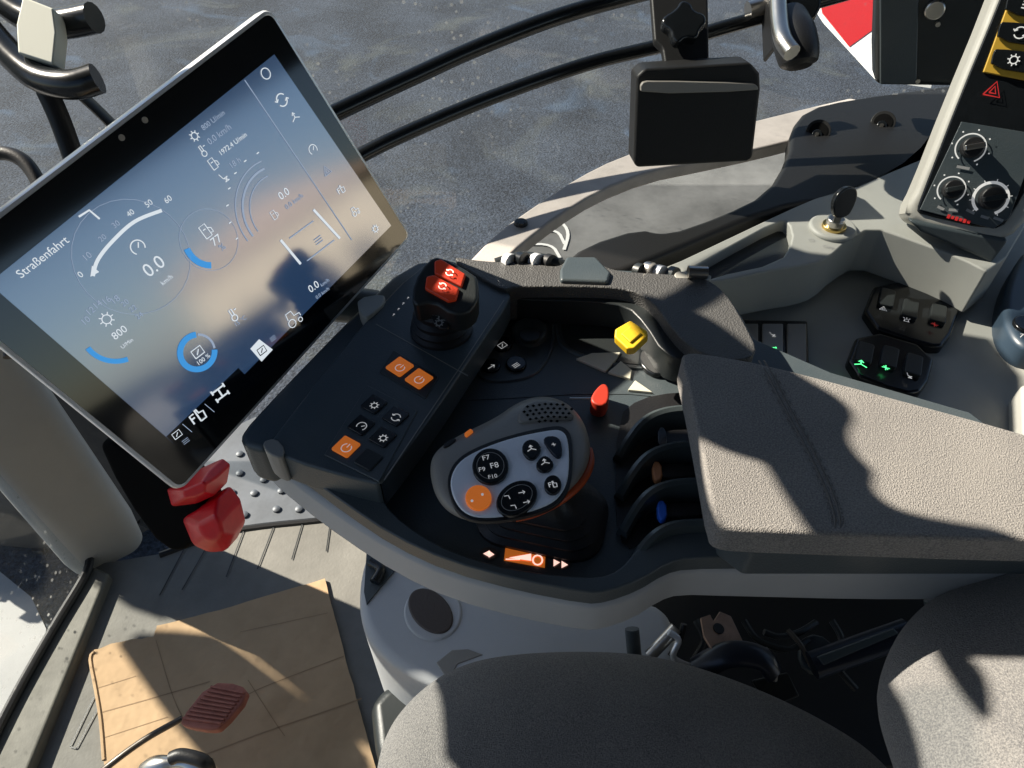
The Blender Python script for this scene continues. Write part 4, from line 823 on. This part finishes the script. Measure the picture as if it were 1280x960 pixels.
loft('housing', [mrect(-.02, -.030, .02), mrect(-.004, -.024, .010), mrect(-.001, -.010, .008), mrect(-.001, -.004, .008)], M['darker'], T)
loft('silver_rim', [mrect(0, -.012, .008), mrect(.0005, -.004, .008), mrect(-.0005, -.0008, .008), mrect(-.0028, -.0002, .007), mrect(-.0034, -.0006, .007)], M['silver'], T)
prism('bezel_glass', mrect(-.0030, .0, .006), -MP.n * .004, M['bezel'], T, smooth=False)
SPn = MP.up(.0004)
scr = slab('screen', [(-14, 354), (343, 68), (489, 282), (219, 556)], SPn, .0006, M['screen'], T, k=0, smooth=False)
class Out:                                # each readout of the screen is its own sub-part
    def __init__(s, m): s.m = M[m]
    def one(s, name, fn): q = MB(); fn(q); q.build(name, s.m, scr, smooth=False)
W = Out('glow'); Dm = Out('glowdim'); B_ = Out('glowblue'); K_ = Out('glow')
SQ = MP.up(.0006)
dl = (38, -29)                       # reading direction in pixels
def tx(mb, s, u, v, L, slope=None): # centre u,v, length in pixels
    d = slope or dl; n = math.hypot(*d); mb.one('readout', lambda q: lettering(q, s, SQ, (u - d[0] / n * L / 2, v - d[1] / n * L / 2), (u + d[0] / n * L / 2, v + d[1] / n * L / 2), lift=.0002))
def sicon(mb, *a, **k): k['wd'] = k.get('wd', .18) * .75; mb.one('screen_icon', lambda q: icon(q, *a, **k))
tx(W, 'Straßenfahrt', 57, 325, 76); sicon(W, 'chev', SQ, 111, 271, .0062, dl, wd=.28)
tx(W, '0.0', 197, 339, 27); tx(W, 'km/h', 210, 352, 16); sicon(W, 'dial', SQ, 172, 309, .0050, dl, wd=.22)
tx(W, '800', 152, 419, 20); tx(W, 'U/Min', 160, 431, 17); sicon(W, 'gear', SQ, 133, 399, .0052, dl)
sicon(W, 'fuel', SQ, 258, 288, .0050, dl, wd=.2); tx(W, '77', 273, 304, 13); tx(Dm, '%', 280, 312, 7)
for s, u, v in (('0', 103, 346), ('10', 112, 323), ('20', 130, 300), ('30', 147, 283), ('40', 165, 269), ('50', 188, 257), ('60', 212, 252)): tx(W if s > '4' or s == '0' else Dm, s, u, v, 5 if s == '0' else 9)
P = catmull([SQ.hit(*p) for p in ((116, 345), (122, 325), (140, 302), (168, 277), (202, 263))], 6); W.one('gauge_line', lambda q_: q_.ribbon([p + MP.n * .0003 for p in P], .0024, MP.n))
W.one('status_tile', lambda q_: q_.poly([SQ.up(.0004).hit(*p) for p in ((113, 346), (115, 332), (124, 340))]))
for i, (s, u, v) in enumerate((('10', 110, 403), ('12', 116, 391), ('14', 125, 383), ('16', 136, 378), ('18', 147, 377), ('20', 158, 381), ('22', 168, 388), ('24', 176, 397))): tx(Dm, s, u, v, 9)
def arcpx(mb, u, v, r, a0, a1, wd, rr=None):
    a, b, ex, ey = SQ.basis((u, v), (u + dl[0], v + dl[1]))
    mb.one('gauge_arc', lambda q_: q_.ribbon([a + MP.n * .0003 + (ex * math.cos(t) + ey * math.sin(t)) * r for t in [math.radians(a0 + (a1 - a0) * i / 30) for i in range(31)]], wd, MP.n))
arcpx(B_, 146, 412, .0225, 175, 250, .0035); arcpx(B_, 247, 440, .0135, 60, 330, .0045); arcpx(B_, 262, 300, .0190, 165, 235, .0048)
arcpx(Dm, 247, 440, .0135, -25, 55, .0018); arcpx(Dm, 168, 322, .040, 0, 360, .0003); arcpx(Dm, 262, 300, .0230, 0, 360, .0003)
sicon(W, 'box', SQ, 247, 440, .0042, dl, wd=.25); tx(W, '100 %', 256, 451, 18)
sicon(W, 'temp', SQ, 291, 394, .0050, dl, wd=.22); tx(Dm, '15 °C', 302, 403, 16)
K_.one('status_tile', lambda q_: q_.poly([SQ.up(.0002).hit(*p) for p in ((313, 436), (324, 424), (341, 437), (327, 452))]))
sicon(W, 'tractor', SQ, 367, 398, .0070, dl, wd=.14)
for (ic, u, v) in (('gear', 243, 170), ('temp', 253, 189), ('fuel', 267, 204), ('seat', 280, 221)): sicon(W, ic, SQ, u, v, .0040, dl, wd=.2)
tx(Dm, '800 U/min', 268, 153, 34); tx(Dm, '0.0 km/h', 276, 171, 34); tx(W, '1972.4 U/min', 293, 182, 40); tx(Dm, '18 h', 296, 206, 14)
arcpx(Dm, 352, 262, .040, 80, 185, .0008); arcpx(Dm, 352, 262, .034, 80, 185, .0016); arcpx(Dm, 352, 262, .028, 80, 185, .0007)
for i in range(7): 
    a, b, ex, ey = SQ.basis((352, 262), (352 + dl[0], 262 + dl[1])); t = math.radians(80 + i * 16); p = a + (ex * math.cos(t) + ey * math.sin(t)) * .0465 + MP.n * .0003; W.one('gauge_line', lambda q_: q_.ribbon([p - ex * .0012, p + ex * .0012], .0008, MP.n))
tx(W, '0.0', 357, 246, 14); tx(Dm, '0.0 km/h', 369, 254, 26); sicon(W, 'fuel', SQ, 343, 268, .0035, dl)
for (ic, u, v) in (('ring', 332, 92), ('swap', 352, 125), ('lift', 368, 146), ('dial', 391, 187), ('warn', 408, 213), ('hand', 426, 237), ('tractor', 444, 264), ('gear', 469, 286)): sicon(Dm if ic == 'warn' else W, ic, SQ, u, v, .0040 if ic != 'swap' else .0052, dl, wd=.22)
Dm.one('gauge_line', lambda q_: q_.ribbon([SQ.up(.0003).hit(306, 100), SQ.up(.0003).hit(440, 300)], .0007, MP.n))
for a, b in (((351, 300), (376, 330)), ((392, 262), (425, 298))): W.one('gauge_line', lambda q_: q_.ribbon([SQ.up(.0003).hit(*a), SQ.up(.0003).hit(*b)], .0022, MP.n))
for a, b in (((362, 298), (392, 276)), ((384, 326), (418, 300))): Dm.one('gauge_line', lambda q_: q_.ribbon([SQ.up(.0003).hit(*a), SQ.up(.0003).hit(*b)], .0009, MP.n))
tx(W, '0.0', 394, 362, 14); tx(Dm, 'km/h', 407, 355, 12); tx(Dm, '0.0 km/h', 404, 368, 20)
sicon(Dm, 'bars', SQ, 341, 423, .003, dl); sicon(Dm, 'bars', SQ, 398, 300, .0045, dl)
bar = slab('button_bar', [(208, 546), (298, 460), (306, 468), (219, 556)], SQ.up(.0001), .0001, M['screenbar'], scr, k=0, smooth=False)
sicon(W, 'box', SQ, 221, 543, .0032, dl, wd=.25); sicon(Dm, 'bars', SQ, 232, 551, .003, dl); sicon(W, 'hand', SQ, 247, 520, .0062, dl, wd=.28); sicon(W, 'diff', SQ, 275, 491, .0062, dl, wd=.3)
for p in (((228, 530), (240, 540)), ((256, 505), (268, 515))): Dm.one('gauge_line', lambda q_: q_.ribbon([SQ.up(.0003).hit(*q_) for q_ in p], .0005, MP.n))
mb = MB(); icon(mb, 'box', SQ.up(.0003), 327, 438, .0035, dl, wd=.25); mb.build('tile_symbol', M['gloss'], scr, smooth=False)
for (u, v) in ((152, 172), (181, 150)): disc('sensor_dot', u, v, MP, .0022, .0003, M['griptop'], T, n=14, sink=.0002)
# mounting arm from the back of the monitor to the console
bb = mc - MP.n * .028
tube('mount_arm', [bb, bb - MP.n * .06 + V3((.02, 0, -.04)), Z(.62).hit(470, 385)], .018, M['dark'], T, n=14)
slab('mount_cover', [(446, 372), (480, 366), (482, 376), (468, 390), (456, 398), (448, 388)], Z(.668), .02, M['white'], T, k=1, bevel=.004)
